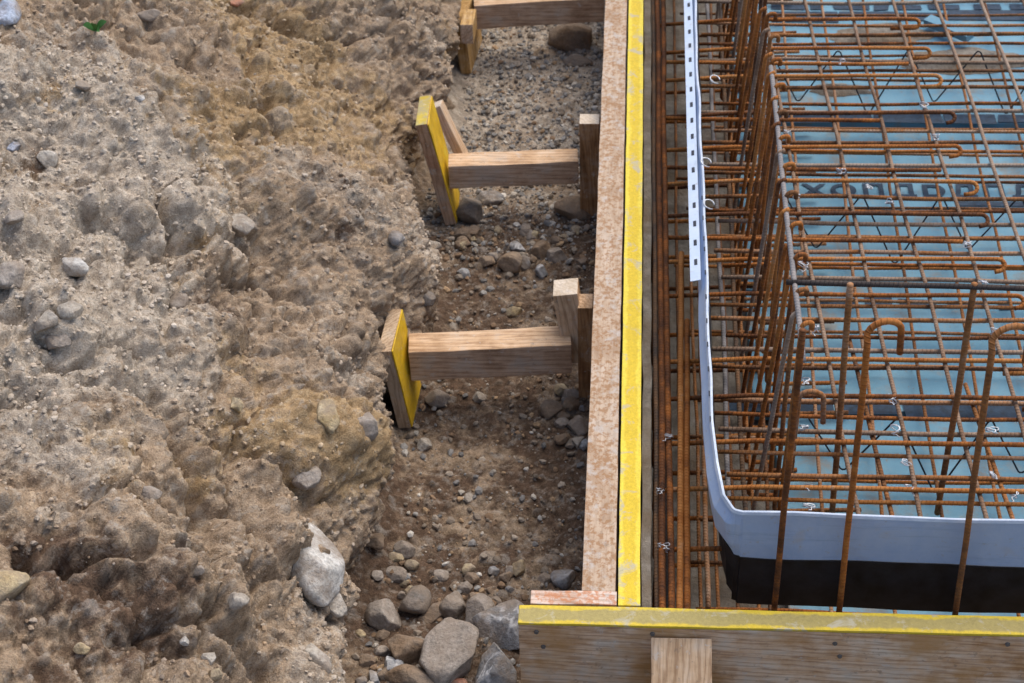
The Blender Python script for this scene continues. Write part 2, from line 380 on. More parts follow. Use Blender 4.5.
def fillet(pts, rad, n=6):
    pts = [np.asarray(p, float) for p in pts]; out = [pts[0]]
    for i in range(1, len(pts)-1):
        a, b, c = pts[i-1], pts[i], pts[i+1]
        u = a-b; v = c-b; lu, lv = np.linalg.norm(u), np.linalg.norm(v); u = u/lu; v = v/lv
        if u@v < -.9995: out.append(b); continue
        ang = math.acos(np.clip(u@v, -1, 1)); t = min(rad/math.tan(ang/2), lu*.49, lv*.49); r = t*math.tan(ang/2)
        m = (u+v)/np.linalg.norm(u+v); cen = b+m*r/math.sin(ang/2); p0 = b+u*t; p1 = b+v*t
        e0 = p0-cen; e1 = p1-cen; th = math.acos(np.clip(e0@e1/(np.linalg.norm(e0)*np.linalg.norm(e1)), -1, 1))
        for k in range(n+1):
            s = k/n; out.append(cen+(math.sin((1-s)*th)*e0+math.sin(s*th)*e1)/math.sin(th))
    out.append(pts[-1]); return out
def resample(pts, step):
    out = [pts[0]]
    for a, b in zip(pts[:-1], pts[1:]):
        L = np.linalg.norm(b-a); k = max(1, int(L/step))
        for i in range(1, k+1): out.append(a+(b-a)*i/k)
    return out
def tube_data(pts, r, sides=8):
    pts = [np.asarray(p, float) for p in pts]; n = len(pts); V = []; F = []; UVs = []
    T = [pts[min(i+1, n-1)]-pts[max(i-1, 0)] for i in range(n)]; T = [t/(np.linalg.norm(t)+1e-12) for t in T]
    ref = np.array([0, 0, 1.]) if abs(T[0][2]) < .9 else np.array([1., 0, 0])
    N = np.cross(T[0], ref); N /= np.linalg.norm(N); s = [0]
    for i in range(n):
        if i:
            N = N-T[i]*(N@T[i]); N /= np.linalg.norm(N); s.append(s[-1]+np.linalg.norm(pts[i]-pts[i-1]))
        B = np.cross(T[i], N)
        for k in range(sides):
            a = 2*math.pi*k/sides; V.append(pts[i]+r*(math.cos(a)*N+math.sin(a)*B))
    for i in range(n-1):
        for k in range(sides):
            k2 = (k+1) % sides; F.append((i*sides+k, i*sides+k2, (i+1)*sides+k2, (i+1)*sides+k))
            UVs += [(s[i], k/sides), (s[i], (k+1)/sides), (s[i+1], (k+1)/sides), (s[i+1], k/sides)]
    F.append(tuple(range(sides))[::-1]); F.append(tuple((n-1)*sides+k for k in range(sides))); UVs += [(0, 0)]*(2*sides)
    return V, F, UVs
def wobble(pts, amp, seed):
    out = []
    for p in pts:
        q = Vector(p)*2.3+Vector((seed*3.7, seed*1.3, 0))
        v = mnoise.noise_vector(q)+mnoise.noise_vector(q*3)*.35
        out.append(np.asarray(p)+amp*np.array([v.x, v.y, v.z]))
    return out
_seed = [0]
def bar(name, pts, r, mat, fil=.02, amp=.004, parent=None, sides=8, step=.04):
    _seed[0] += 1
    p = fillet(pts, fil) if len(pts) > 2 else [np.asarray(q, float) for q in pts]
    p = wobble(resample(p, step), amp, _seed[0])
    V, F, U = tube_data(p, r, sides); o = mesh_obj(name, V, F, mat, parent, uv=U, smooth=True); return o

def box_data(L, W, T, seed=0, bev=.002, cuts=10, jit=.0012):
    bm = bmesh.new(); bmesh.ops.create_cube(bm, size=1)
    for v in bm.verts: v.co = (v.co.x*L, v.co.y*W, v.co.z*T)
    if cuts:
        ee = [e for e in bm.edges if abs(e.verts[0].co.x-e.verts[1].co.x) > .5*L]
        bmesh.ops.subdivide_edges(bm, edges=ee, cuts=cuts)
    ed = [e for e in bm.edges if len(e.link_faces) == 2 and e.calc_face_angle(0) > .5]
    bmesh.ops.bevel(bm, geom=ed, offset=bev, segments=2, affect='EDGES', profile=.6)
    for v in bm.verts:
        q = v.co*14+Vector((seed*5.1, seed, 2)); v.co += mnoise.noise_vector(q)*jit
    return bm
def beam(name, cen, xa, ya, size, mats, pick=None, parent=None, seed=0, bev=.002, cuts=10, jit=.0012):
    """squared timber: local x along xa, local z = xa x ya.  pick(normal) -> material slot"""
    xa = Vector(xa).normalized(); ya = Vector(ya); ya = (ya-xa*ya.dot(xa)).normalized(); za = xa.cross(ya)
    bm = box_data(*size, seed=seed, bev=bev, cuts=cuts, jit=jit)
    bm.normal_update()
    if pick:
        for f in bm.faces: f.material_index = pick(f.normal)
    me = bpy.data.meshes.new(name); bm.to_mesh(me); bm.free()
    for m in (mats if isinstance(mats, (list, tuple)) else [mats]): me.materials.append(m)
    o = bpy.data.objects.new(name, me); COL.objects.link(o)
    mw = Matrix((( xa.x, ya.x, za.x, cen[0]), (xa.y, ya.y, za.y, cen[1]), (xa.z, ya.z, za.z, cen[2]), (0, 0, 0, 1)))
    if parent is not None:
        o.parent = parent; mw = Matrix.Translation(-parent.location) @ mw
    o.matrix_local = mw
    return o
ORD = 'first second third fourth fifth sixth seventh eighth ninth tenth eleventh twelfth thirteenth fourteenth fifteenth sixteenth seventeenth eighteenth nineteenth twentieth twenty-first twenty-second twenty-third twenty-fourth twenty-fifth twenty-sixth twenty-seventh twenty-eighth twenty-ninth thirtieth thirty-first thirty-second thirty-third thirty-fourth thirty-fifth'.split()

# ------------------------------------------------------------------ ground
FZ = -.30                                     # trench floor
def big_ground():
    V = [(-40, -40, -.42), (40, -40, -.42), (40, 40, -.42), (-40, 40, -.42)]
    o = mesh_obj('ground', V, [(0, 1, 2, 3)], plain('site_earth', (.22, .165, .115), .95, 0, 6, .4, .02, .1)); tag(o, kind='structure')
big_ground()

foot_px = [(474, -60), (462, 0), (458, 60), (450, 92), (428, 112), (414, 140), (421, 180), (432, 222), (443, 250), (440, 285), (418, 310), (390, 333), (392, 370), (397, 408), (396, 436), (392, 470), (372, 510), (352, 545), (344, 580), (348, 620), (352, 683), (356, 800)]
fp = np.array([at(x, y, -.10) for x, y in foot_px]); fp = fp[np.argsort(fp[:, 1])]
def foot(Y): return np.interp(Y, fp[:, 1], fp[:, 0])

# bank: profile swept along the trench
prof = np.array([(-.03, -.50), (-.045, -.36), (-.035, -.22), (-.002, -.115), (-.018, -.06), (-.065, -.005), (-.16, .075), (-.30, .185), (-.50, .305), (-.75, .415), (-1.1, .52), (-1.7, .60), (-2.6, .64)])
seg = np.r_[0, np.cumsum(np.linalg.norm(np.diff(prof, axis=0), axis=1))]
NU, NV = 620, 900
uu = np.linspace(0, 1, NU)
arc = np.where(uu < .86, uu/.86*1.42, 1.42+(uu-.86)/.14*(seg[-1]-1.42))
ya = np.linspace(-.75, 3.3, NV)
ker = np.exp(-np.linspace(-2, 2, 21)**2); ker /= ker.sum()
sm = np.linspace(0, seg[-1], 1200)
px_ = np.convolve(np.pad(np.interp(sm, seg, prof[:, 0]), 10, 'edge'), ker, 'valid'); pz_ = np.convolve(np.pad(np.interp(sm, seg, prof[:, 1]), 10, 'edge'), ker, 'valid')
bx = np.interp(arc, sm, px_); bz = np.interp(arc, sm, pz_)
dxn = np.gradient(bx, arc); dzn = np.gradient(bz, arc); nn = np.hypot(dxn, dzn)
nx, nz = dzn/nn, -dxn/nn
YY, AA = np.meshgrid(ya, arc, indexing='ij')
ft = foot(ya); ft = np.convolve(np.pad(ft, 10, 'edge'), ker, 'valid')
base = np.stack([ft[:, None]+bx[None, :], YY, np.broadcast_to(bz, YY.shape)], -1).reshape(-1, 3)
nrm = np.stack([np.broadcast_to(nx, YY.shape), 0*YY, np.broadcast_to(nz, YY.shape)], -1).reshape(-1, 3)
# gentler toe at the near end where loose soil has run down
def pix(P):
    q = P-CAM; z = q@FW; return 512+FPX*(q@RX)/z, 341.5-FPX*(q@UP)/z
_bp = np.stack(pix(base), 1)
def bank_i(px, py):                               # nearest bare bank vertex seen at a photograph position
    return int(np.argmin((_bp[:, 0]-px)**2+(_bp[:, 1]-py)**2+9e9*(base[:, 2] < -.13)))
def blob(px, py, r):
    c = base[bank_i(px, py)]; return np.exp(-((base-c)**2).sum(1)/(r*r))
def crease(pts, wid):                              # distance to a polyline lying on the bank
    c = [base[bank_i(*p)] for p in pts]; d = np.full(len(base), 9.)
    for a, b in zip(c[:-1], c[1:]):
        ab = b-a; t = np.clip(((base-a)@ab)/(ab@ab), 0, 1); d = np.minimum(d, np.linalg.norm(base-a-t[:, None]*ab, axis=1))
    return d/wid
warp = np.stack([perlin(base, 7, 31), perlin(base, 7, 32), perlin(base, 7, 33)], 1)*.03+np.stack([perlin(base, 28, 34), perlin(base, 28, 35), perlin(base, 28, 36)], 1)*.010
save = base.copy(); base = base+warp               # warped coordinates give the creases ragged lines
D = .045*perlin(save, 3.1, 1)+.042*fbm(save, 7, 3, 4)
D += .026*fbm(base, 17, 4, 9, .6)+.030*np.clip(fbm(base, 10, 4, 10, .6)+.05, -.25, .35)
lump, idl = pebbles(base+warp*1.2, .065, 30, .7, .2, .5, .55)
lump2, idl2 = pebbles(base+warp*.9, .034, 31, .75, .2, .5, .6)
D += np.maximum(lump, lump2)*.42
D *= np.where(save[:, 2] < -.05, .6, 1.)
blocky = fbm(base, 13, 3, 15, .55, True)
D -= .030*np.clip(blocky-.45, 0, 1)*2*np.clip(perlin(save, 4, 17)+.5, 0, 1)
for pts, wid, dep in [([(150, 395), (175, 450), (200, 505)], .035, .05), ([(225, 250), (250, 285), (265, 300)], .016, .04),
                      ([(250, 245), (285, 280), (300, 310)], .014, .035), ([(262, 40), (250, 75), (268, 110)], .02, .03),
                      ([(165, 215), (180, 290), (172, 340)], .02, .025), ([(20, 545), (70, 560), (130, 572), (205, 560)], .018, .045),
                      ([(120, 640), (185, 628), (235, 645), (280, 660)], .022, .026), ([(290, 60), (305, 85)], .016, .03),
                      ([(195, 505), (245, 515), (262, 560)], .016, .025), ([(405, 140), (425, 210)], .03, .02), ([(110, 75), (160, 95), (175, 130)], .014, .022)]:
    D -= 1.5*dep*np.exp(-crease(pts, wid*.8)**2)
for x, y, r, h in [(378, 360, .05, -.035), (420, 150, .05, -.02), (110, 470, .10, .05), (120, 530, .07, .045), (40, 300, .12, .02), (350, 430, .07, .035), (330, 340, .09, .03), (395, 225, .08, .03),
                   (290, 550, .06, .04), (60, 640, .12, -.03), (225, 600, .10, .035), (130, 400, .08, .03), (190, 200, .1, .03), (305, 640, .05, .035), (340, 160, .12, .02)]:
    D += h*blob(x, y, r)
base = save
wq = base+warp*.8+np.stack([perlin(base, 80, 44), perlin(base, 80, 45), perlin(base, 80, 46)], 1)*.004
e0, r0 = clods(save+warp*1.6, .19, 49); e1, r1 = clods(wq, .075, 50); e2, r2 = clods(wq, .030, 51); e3, r3 = clods(wq, .0125, 52)
cm = np.clip(.6+1.0*perlin(save, 4.2, 47), .1, 1.2)
rg = np.clip(.45+1.2*perlin(save, 2.9, 57), 0, 1)
ss_ = lambda x: x*x*(3-2*x)
CL = -cm*.006*np.exp(-(e1/.06)**2)+cm*(.015*r1*ss_(np.clip(e1/.35, 0, 1))+.008*r2*ss_(np.clip(e2/.4, 0, 1)))+(.25+.75*cm)*.0036*r3*ss_(np.clip(e3/.4, 0, 1))
big, idb = pebbles(base+warp*.3, .085, 3, .34, .16, .40, .55)
mid, idm = pebbles(base+warp*.3, .040, 5, .50, .16, .46, .62)
sml, ids = pebbles(base+warp*.15, .019, 6, .6, .18, .48, .7)
tin, idt = pebbles(base, .0095, 8, .65, .2, .48, .8)
rough = np.clip(.75+.9*perlin(save, 3.6, 41), .15, 1.3)
H = np.maximum(np.maximum(big*.8, mid*.9), np.maximum(sml*rough, tin*rough))
macro = D-.019+rg*(.055*r0*ss_(np.clip(e0/.45, 0, 1))-.016*np.exp(-(e0/.05)**2))
sid = np.where(big*.8 >= H, idb, np.where(mid*.9 >= H, idm, np.where(sml*rough >= H, ids, idt)))
smask = np.clip(H/.0035, 0, 1)
P1 = (base+nrm*macro[:, None]).reshape(NV, NU, 3)
def grid_normals(G, k):
    a, b = np.gradient(G, axis=0), np.gradient(G, axis=1); n_ = np.cross(b, a)
    n_ = n_/(np.linalg.norm(n_, axis=2, keepdims=True)+1e-9)
    kk = np.ones(k)/k
    for ax in (0, 1): n_ = np.apply_along_axis(lambda q: np.convolve(np.pad(q, k//2, 'edge'), kk, 'valid'), ax, n_)
    return n_/(np.linalg.norm(n_, axis=2, keepdims=True)+1e-9)
N1 = grid_normals(P1, 9).reshape(-1, 3)
if (N1[:, 2]).mean() < 0: N1 = -N1
meso = H*.95+CL*.62+.0035*fbm(base, 62, 4, 21, .6)*rough+.0016*fbm(base, 170, 2, 25, .6)+.006*np.abs(fbm(base, 30, 4, 27, .55))+.0022*r3*rough
P = P1.reshape(-1, 3)+N1*meso[:, None]
# soil kinds: r dusty grey, g ochre, b moist brown
g = .22+.70*perlin(save, 2.9, 61)+.30*perlin(save, 9, 62); o_ = .08+.50*perlin(save, 3.6, 63); m_ = -.06+.50*perlin(save, 4.1, 64)+.25*perlin(save, 12, 65)
for x, y, r in [(60, 230, .28), (120, 150, .25), (40, 60, .3), (150, 330, .16), (110, 480, .1), (120, 300, .2), (330, 360, .10), (170, 560, .06), (20, 330, .16)]: g += .45*blob(x, y, r)
for x, y, r in [(240, 350, .09), (300, 450, .12), (330, 130, .18), (230, 110, .16), (270, 60, .2), (400, 190, .12), (190, 480, .05), (370, 450, .08), (300, 20, .2)]: o_ += .5*blob(x, y, r)
for x, y, r in [(60, 620, .16), (120, 660, .12), (300, 620, .10), (50, 560, .08), (280, 680, .12), (250, 180, .08), (10, 470, .15), (215, 290, .06), (180, 620, .12)]: m_ += .36*blob(x, y, r)
for x, y, r in [(330, 130, .2), (300, 450, .15), (270, 60, .2), (60, 620, .2), (300, 640, .16)]: g -= .3*blob(x, y, r)
lowd = np.clip((-.12-save[:, 2])/.15, 0, 1); m_ += .25*lowd
soilc = np.clip(np.stack([g, o_, m_], 1), 0, 1)
I = np.arange(NU*NV).reshape(NV, NU)
Q = np.stack([I[:-1, :-1], I[:-1, 1:], I[1:, 1:], I[1:, :-1]], -1).reshape(-1, 4)[:, ::-1]
bank = fast_mesh('earth_bank', P, Q, [M['soil']], {'soil': soilc, 'stone': np.stack([smask, sid, .55*r2*cm+.45*r3], 1)})
tag(bank, kind='structure')
BANK, BANKN = P, N1
_pp = np.stack(pix(BANK), 1); _dep = (BANK-CAM)@FW
def on_bank(px, py):
    d = (_pp[:, 0]-px)**2+(_pp[:, 1]-py)**2; c = np.where(d < 16)[0]
    if len(c) == 0: c = np.array([np.argmin(d)])
    i = c[np.argmin(_dep[c])]; return BANK[i], BANKN[i]

# trench floor
xs = np.arange(-.95, -.0349, .0042); ys = np.arange(-.75, 3.3, .0042)
GX, GY = np.meshgrid(xs, ys, indexing='ij'); fl = np.stack([GX.ravel(), GY.ravel(), 0*GX.ravel()], 1)
gravelly = np.clip((fl[:, 1]-1.35)/.35+.35*perlin(fl, 6, 71), 0, 1)
mid, idm = pebbles(fl, .045, 13, .35, .15, .42, .6); sml, ids = pebbles(fl, .02, 14, .5, .18, .48, .7); tin, idt = pebbles(fl, .0105, 15, .8, .25, .5, .8)
H = np.maximum(np.maximum(mid*.8*(1-.6*gravelly), sml), tin)
_e, fc3 = clods(fl+np.stack([perlin(fl, 60, 48), perlin(fl, 60, 49), 0*fl[:, 0]], 1)*.006, .016, 53)
toe = np.clip(1-(fl[:, 0]-foot(fl[:, 1])+.03)/.08, 0, 1.2)
flz = FZ+.016*fbm(fl, 4, 3, 72)+.010*fbm(fl, 14, 4, 75)+.006*np.abs(fbm(fl, 40, 3, 78))+.003*fbm(fl, 120, 2, 79)+H+.004*fc3*np.clip(_e/.25, 0, 1)**.6*(1-gravelly)+.03*toe**2
flz += .02*np.exp(-((fl[:, 1]-.05)/.2)**2)
sid = np.where(mid*.8 >= H, idm, np.where(sml >= H, ids, idt))
fs = np.stack([np.clip(.18+.6*gravelly+.35*perlin(fl, 5, 81), 0, 1), np.clip(.05+.3*perlin(fl, 4, 82), 0, 1), np.clip(.72-.85*gravelly+.45*perlin(fl, 4.5, 83), 0, 1)], 1)
fl[:, 2] = flz
n0, n1 = GX.shape; I = np.arange(n0*n1).reshape(n0, n1)
Q = np.stack([I[:-1, :-1], I[1:, :-1], I[1:, 1:], I[:-1, 1:]], -1).reshape(-1, 4)
tf = fast_mesh('trench_floor', fl, Q, [M['floor']], {'soil': fs, 'stone': np.stack([np.clip(H/.003, 0, 1), np.clip(sid*.85-.1*(1-gravelly), 0, 1), fc3], 1)})
tag(tf, kind='structure')
def floor_z(x, y):
    i = int(round((x-xs[0])/.0042)); j = int(round((y-ys[0])/.0042))
    return flz[min(max(i, 0), n0-1)*n1+min(max(j, 0), n1-1)]
def on_floor(px, py):
    p = at(px, py, FZ)
    for _ in range(3): p = at(px, py, floor_z(p[0], p[1]))
    return p
# ground in front of the near panel, and the lean concrete under the slab
def sheet(name, x0, x1, y0, y1, z, nx_, ny_, amp, mat):
    X, Y = np.meshgrid(np.linspace(x0, x1, nx_), np.linspace(y0, y1, ny_), indexing='ij')
    p = np.stack([X.ravel(), Y.ravel(), X.ravel()*0], 1); p[:, 2] = z+amp*fbm(p, 9, 5, 91, .6)
    I = np.arange(nx_*ny_).reshape(nx_, ny_); q = np.stack([I[:-1, :-1], I[1:, :-1], I[1:, 1:], I[:-1, 1:]], -1).reshape(-1, 4)
    o = fast_mesh(name, p, q, [mat]); tag(o, kind='structure'); return o
sheet('concrete_base', -.033, 2.4, -.02, 3.3, -.305, 260, 340, .012, M['concrete'])
sheet('front_ground', -.033, 2.4, -.75, -.036, -.31, 160, 60, .02, M['concrete'])

# ------------------------------------------------------------------ stones
def ico(sub):
    bm = bmesh.new(); bmesh.ops.create_icosphere(bm, subdivisions=sub, radius=1)
    V = np.array([v.co[:] for v in bm.verts]); F = np.array([[v.index for v in f.verts] for f in bm.faces]); bm.free(); return V, F
ICO4, ICO2, ICO1 = ico(4), ico(2), ico(1)
def rotm(a, b, c):
    return np.array(Matrix.Rotation(a, 3, 'Z') @ Matrix.Rotation(b, 3, 'Y') @ Matrix.Rotation(c, 3, 'X'))
def stone_shape(seed, cuts=13, lump=.12):
    r = np.random.default_rng(seed); V, F = ICO4; V = V.copy()
    for k in range(cuts):
        d = r.normal(size=3); d /= np.linalg.norm(d); h = r.uniform(.48, .88); e = V@d
        V = V-np.clip(e-h, 0, None)[:, None]*d*.92
    V = V*(1+lump*fbm(V, 1.3, 3, seed)[:, None]+.055*fbm(V, 4, 4, seed+5, .6)[:, None])
    return V, F
def stone(name, c, size, mat, seed, rot=0., cuts=13, lump=.12, tilt=.2):
    V, F = stone_shape(seed, cuts, lump); R_ = rotm(rot, (seed % 7-3)*tilt/3, (seed % 5-2)*tilt/2)
    V = (V*np.array(size))@R_.T+np.asarray(c)
    return mesh_obj(name, V, [tuple(f) for f in F.tolist()], mat, origin=c, smooth=True)
PPM = 1/600.
def bank_stone(px, py, wpx, hpx, mat, label, seed, name='stone', rot=0., sink=.25, **k):
    p, n = on_bank(px, py); d = (p-CAM)@FW; s = d/FPX/2
    o = stone(name, p+n*(min(wpx, hpx)*s*(.38-sink)), (wpx*s, hpx*s*1.15, min(wpx, hpx)*s*.85), mat, seed, rot, **k)
    return tag(o, label, 'stone')
def floor_stone(px, py, wpx, hpx, mat, label, seed, name='stone', rot=0., lift=.3, **k):
    p = on_floor(px, py+hpx*.25); d = (p-CAM)@FW; s = d/FPX/2
    sz = (wpx*s*1.2, hpx*s*1.3, min(wpx, hpx)*s*1.15)
    o = stone(name, p+np.array([0, 0, sz[2]*lift]), sz, mat, seed, rot, **k)
    return tag(o, label, 'stone')
S = M
bank_stone(73, 266, 40, 27, S['st_white'], 'bright white angular stone lying on the grey earth bank near the left edge', 1, rot=-.4)
bank_stone(45, 321, 30, 24, S['st_pale'], 'pale round stone at the left end of the small cluster below the white stone', 2, rot=.2)
bank_stone(68, 309, 28, 22, S['st_pale'], 'pale stone at the upper right end of the small cluster below the white stone', 3, rot=.6)
bank_stone(56, 343, 34, 20, S['st_warm'], 'warm grey flat stone at the bottom of the small cluster below the white stone', 4, rot=-.2)
bank_stone(243, 226, 40, 30, S['st_pale'], 'large pale stone set in the bank above the dark cracks', 5, rot=-.3, sink=.45)
bank_stone(16, 144, 14, 14, S['st_blue'], 'small bluish pebble on the upper left of the earth bank', 6)
bank_stone(3, 16, 34, 50, S['st_blue'], 'bluish grey rock cut off by the top left corner', 7, 'rock')
bank_stone(240, 1, 16, 12, S['brick'], 'small orange brick fragment at the top edge of the bank', 8, 'brick_fragment')
bank_stone(48, 158, 22, 22, S['st_pale'], 'pale stone below the small bluish pebble on the bank', 9)
bank_stone(143, 98, 12, 10, S['st_white'], 'tiny white stone in the upper middle of the bank', 10)
bank_stone(4, 588, 56, 54, S['st_ochre'], 'yellowish rounded boulder sticking out at the left edge of the bank', 12, 'boulder', cuts=4, lump=.1)
bank_stone(320, 566, 62, 92, S['st_white'], 'big whitish boulder half buried at the lower end of the bank by the trench', 13, 'boulder', rot=.5, sink=.62, cuts=6, lump=.1)
bank_stone(338, 606, 22, 26, S['st_pale'], 'pale knob of stone just below the big whitish boulder', 14, rot=.4, sink=.3)
bank_stone(316, 655, 34, 50, S['st_pale'], 'pale long stone in the bank at the bottom edge beside the trench', 15, rot=.5, sink=.4)
bank_stone(152, 491, 24, 18, S['st_warm'], 'grey oblong stone in the ochre hollow of the lower bank', 16, rot=-.7)
bank_stone(182, 640, 12, 12, S['st_white'], 'white pebble under the ledge in the lower left bank', 17)
bank_stone(208, 655, 17, 13, S['st_pale'], 'cream pebble a little right of the white pebble under the ledge', 18)
bank_stone(214, 672, 18, 16, S['st_ochre'], 'olive yellow pebble near the bottom edge of the bank', 19)
bank_stone(236, 600, 26, 30, S['st_pale'], 'round pale stone embedded in the lower bank left of the whitish boulder', 20, sink=.35)
bank_stone(199, 570, 20, 14, S['st_warm'], 'buff stone lying on the lower mound of the bank', 21)
bank_stone(80, 646, 18, 14, S['st_ochre'], 'dull ochre stone in the dark soil at the lower left', 22)
bank_stone(372, 430, 40, 44, S['st_warm'], 'broad grey stone set in the bank foot below the near yellow board', 23, 'rock', sink=.55)
bank_stone(308, 480, 34, 26, S['st_warm'], 'light stone jutting from the bank over the trench beside the ochre soil', 24, sink=.5)
bank_stone(398, 238, 18, 22, S['st_grey'], 'grey stone in the bank between the two propped boards', 25, sink=.3)
bank_stone(432, 300, 22, 18, S['st_dark'], 'dark stone at the bank foot just behind the near yellow board', 26, sink=.3)
bank_stone(240, 404, 20, 20, S['st_ochre'], 'tan stone in the ochre patch of the middle bank', 27, sink=.32)
bank_stone(180, 302, 26, 24, S['st_warm'], 'round buff stone in the brown hollow left of the cracks', 28, sink=.35)
bank_stone(332, 415, 30, 40, S['st_ochre'], 'upright tan stone in the bank left of the near yellow board', 29, rot=.2, sink=.55)
bank_stone(85, 88, 20, 14, S['st_pale'], 'small flat pale stone under the green weed', 30)
bank_stone(150, 12, 30, 14, S['st_warm'], 'flat grey stone on the bank near the top edge', 33)
bank_stone(8, 275, 30, 34, S['st_warm'], 'grey brown stone at the left edge beside the bright white stone', 34, sink=.35)
bank_stone(12, 220, 26, 20, S['st_warm'], 'dull grey stone at the left edge above the bright white stone', 35, sink=.35)

floor_stone(453, 648, 62, 64, S['st_warm'], 'largest warm grey rock in the rock heap beside the front panel', 41, 'rock', cuts=12)
floor_stone(503, 616, 46, 56, S['st_grey'], 'blue grey rock with a white vein touching the front panel corner', 42, 'rock', rot=.5, cuts=12)
floor_stone(478, 608, 30, 34, S['st_warm'], 'grey rock behind the veined blue grey rock', 43, 'rock')
floor_stone(497, 665, 52, 46, S['st_grey'], 'blue grey rock at the bottom edge against the front panel', 44, 'rock', rot=.2, cuts=12)
floor_stone(413, 598, 32, 36, S['st_dark'], 'dark patched round rock at the back of the rock heap', 45, 'rock')
floor_stone(386, 612, 32, 40, S['st_warm'], 'pointed grey rock at the left of the rock heap', 46, 'rock', rot=.6)
floor_stone(455, 602, 30, 28, S['st_warm'], 'middle sized brownish grey rock above the largest rock of the heap', 47, 'rock')
floor_stone(408, 644, 42, 38, S['st_brown'], 'brown flat rock left of the largest rock of the heap', 48, 'rock', rot=.3)
floor_stone(436, 610, 34, 16, S['st_brown'], 'thin brown wedge of rock lying between the larger rocks', 49, 'rock', rot=.7)
floor_stone(418, 676, 60, 30, S['st_brown'], 'brown rock at the bottom edge below the brown flat rock', 50, 'rock')
floor_stone(457, 684, 26, 16, S['brick'], 'red brick lump at the bottom edge under the largest rock', 51, 'brick_fragment')
floor_stone(394, 664, 30, 22, S['st_grey'], 'bluish grey stone at the bottom edge left of the brown rock', 52)
floor_stone(396, 573, 26, 14, S['st_warm'], 'flat light stone behind the dark patched rock', 53, rot=-.3)
floor_stone(405, 549, 22, 15, S['st_warm'], 'oval light grey stone on the dark trench floor above the rock heap', 54, rot=-.6)
floor_stone(398, 556, 16, 11, S['st_ochre'], 'small tan stone touching the oval light grey stone', 55)
floor_stone(412, 563, 17, 11, S['st_ochre'], 'small buff stone between the oval stone and the flat light stone', 56)
floor_stone(440, 574, 16, 13, S['st_warm'], 'round light stone lying alone above the rock heap', 57)
floor_stone(468, 497, 11, 10, S['st_pale'], 'single pale pebble on the bare brown trench floor', 58)
floor_stone(374, 540, 24, 16, S['st_brown'], 'two lobed brown stone at the foot of the bank above the heap', 59)
floor_stone(573, 34, 42, 34, S['st_brown'], 'big brown boulder on the grey gravel near the far strut', 60, 'boulder', cuts=6)
floor_stone(577, 60, 24, 12, S['st_warm'], 'flat grey stone on the gravel below the brown boulder', 61)
floor_stone(573, 208, 34, 28, S['st_brown'], 'brown rock at the plank foot below the far stake', 62, 'rock')
floor_stone(471, 208, 32, 30, S['st_dark'], 'dark rounded rock beside the lower end of the far propped board', 63, 'rock')
floor_stone(488, 196, 34, 14, S['st_grey'], 'grey slab of rock under the far strut', 64, 'rock')
floor_stone(540, 250, 24, 20, S['st_brown'], 'brown stone in the stones between the two struts', 65)
floor_stone(513, 262, 26, 22, S['st_brown'], 'brown rounded stone left of centre between the two struts', 66)
floor_stone(541, 271, 15, 14, S['st_grey'], 'blue grey pebble right behind the near stake', 67)
floor_stone(556, 252, 26, 18, S['st_warm'], 'buff stone near the plank between the two struts', 68)
floor_stone(464, 272, 14, 12, S['st_grey'], 'bluish stone at the bank foot between the two struts', 69)
floor_stone(514, 310, 20, 10, S['st_ochre'], 'tan flat pebble just behind the near strut', 70)
floor_stone(438, 395, 26, 18, S['st_warm'], 'light stone beside the near yellow board under the strut', 71)
floor_stone(479, 396, 14, 10, S['st_pale'], 'pale pebble under the middle of the near strut', 72)
floor_stone(426, 443, 16, 14, S['st_pale'], 'pale pebble in front of the near yellow board', 73)
floor_stone(552, 408, 24, 20, S['st_brown'], 'brown stone under the right end of the near strut', 74)
floor_stone(577, 424, 22, 20, S['st_warm'], 'grey stone against the plank in front of the near stake', 75)
floor_stone(570, 395, 18, 14, S['st_warm'], 'small grey stone at the foot of the near stake', 76)
floor_stone(578, 440, 14, 14, S['st_pale'], 'small pale stone against the plank in front of the near stake', 77)
floor_stone(565, 575, 24, 20, S['st_grey'], 'grey stone against the plank behind the orange end block', 78)
floor_stone(545, 578, 16, 14, S['st_warm'], 'small grey stone beside the grey one behind the orange end block', 79)

def scatter(name, pts, sizes, tints, seed, label):
    r = np.random.default_rng(seed); V0, F0 = ICO1; nv = len(V0); AV = []; AF = []; AT = []
    for i, (p, s) in enumerate(zip(pts, sizes)):
        V = V0*(1+r.uniform(-.24, .24, (nv, 1)))*np.array([1, r.uniform(.6, .95), r.uniform(.45, .8)])*s
        AV.append(V@rotm(*r.uniform(-3, 3, 1), *r.uniform(-.4, .4, 2)).T+p); AF.append(F0+i*nv); AT.append(np.repeat(tints[i][None], nv, 0))
    o = fast_mesh(name, np.concatenate(AV), np.concatenate(AF), [M['gravel']], {'tint': np.concatenate(AT)}, smooth=False)
    return tag(o, label, 'gravel', kind='stuff')
TINT = np.array([(.22, .18, .14), (.33, .28, .225), (.27, .26, .245), (.45, .41, .35), (.36, .25, .15), (.18, .175, .17), (.24, .16, .10), (.52, .49, .44)])
def tints(n, wts): wts = np.array(wts, float); return TINT[rng.choice(len(TINT), n, p=wts/wts.sum())]*rng.uniform(.75, 1.15, (n, 1))
vis = np.where((_pp[:, 0] > -60) & (_pp[:, 0] < 480) & (_pp[:, 1] > -40) & (_pp[:, 1] < 730) & (BANK[:, 2] > -.3))[0]
wgt = np.clip(.5+1.3*soilc[vis, 0]+perlin(save[vis], 5, 95), .03, 3); wgt /= wgt.sum()
gs, os_, ms = [np.clip((soilc[:, q]-.25)/.5, 0, 1)[:, None] for q in range(3)]
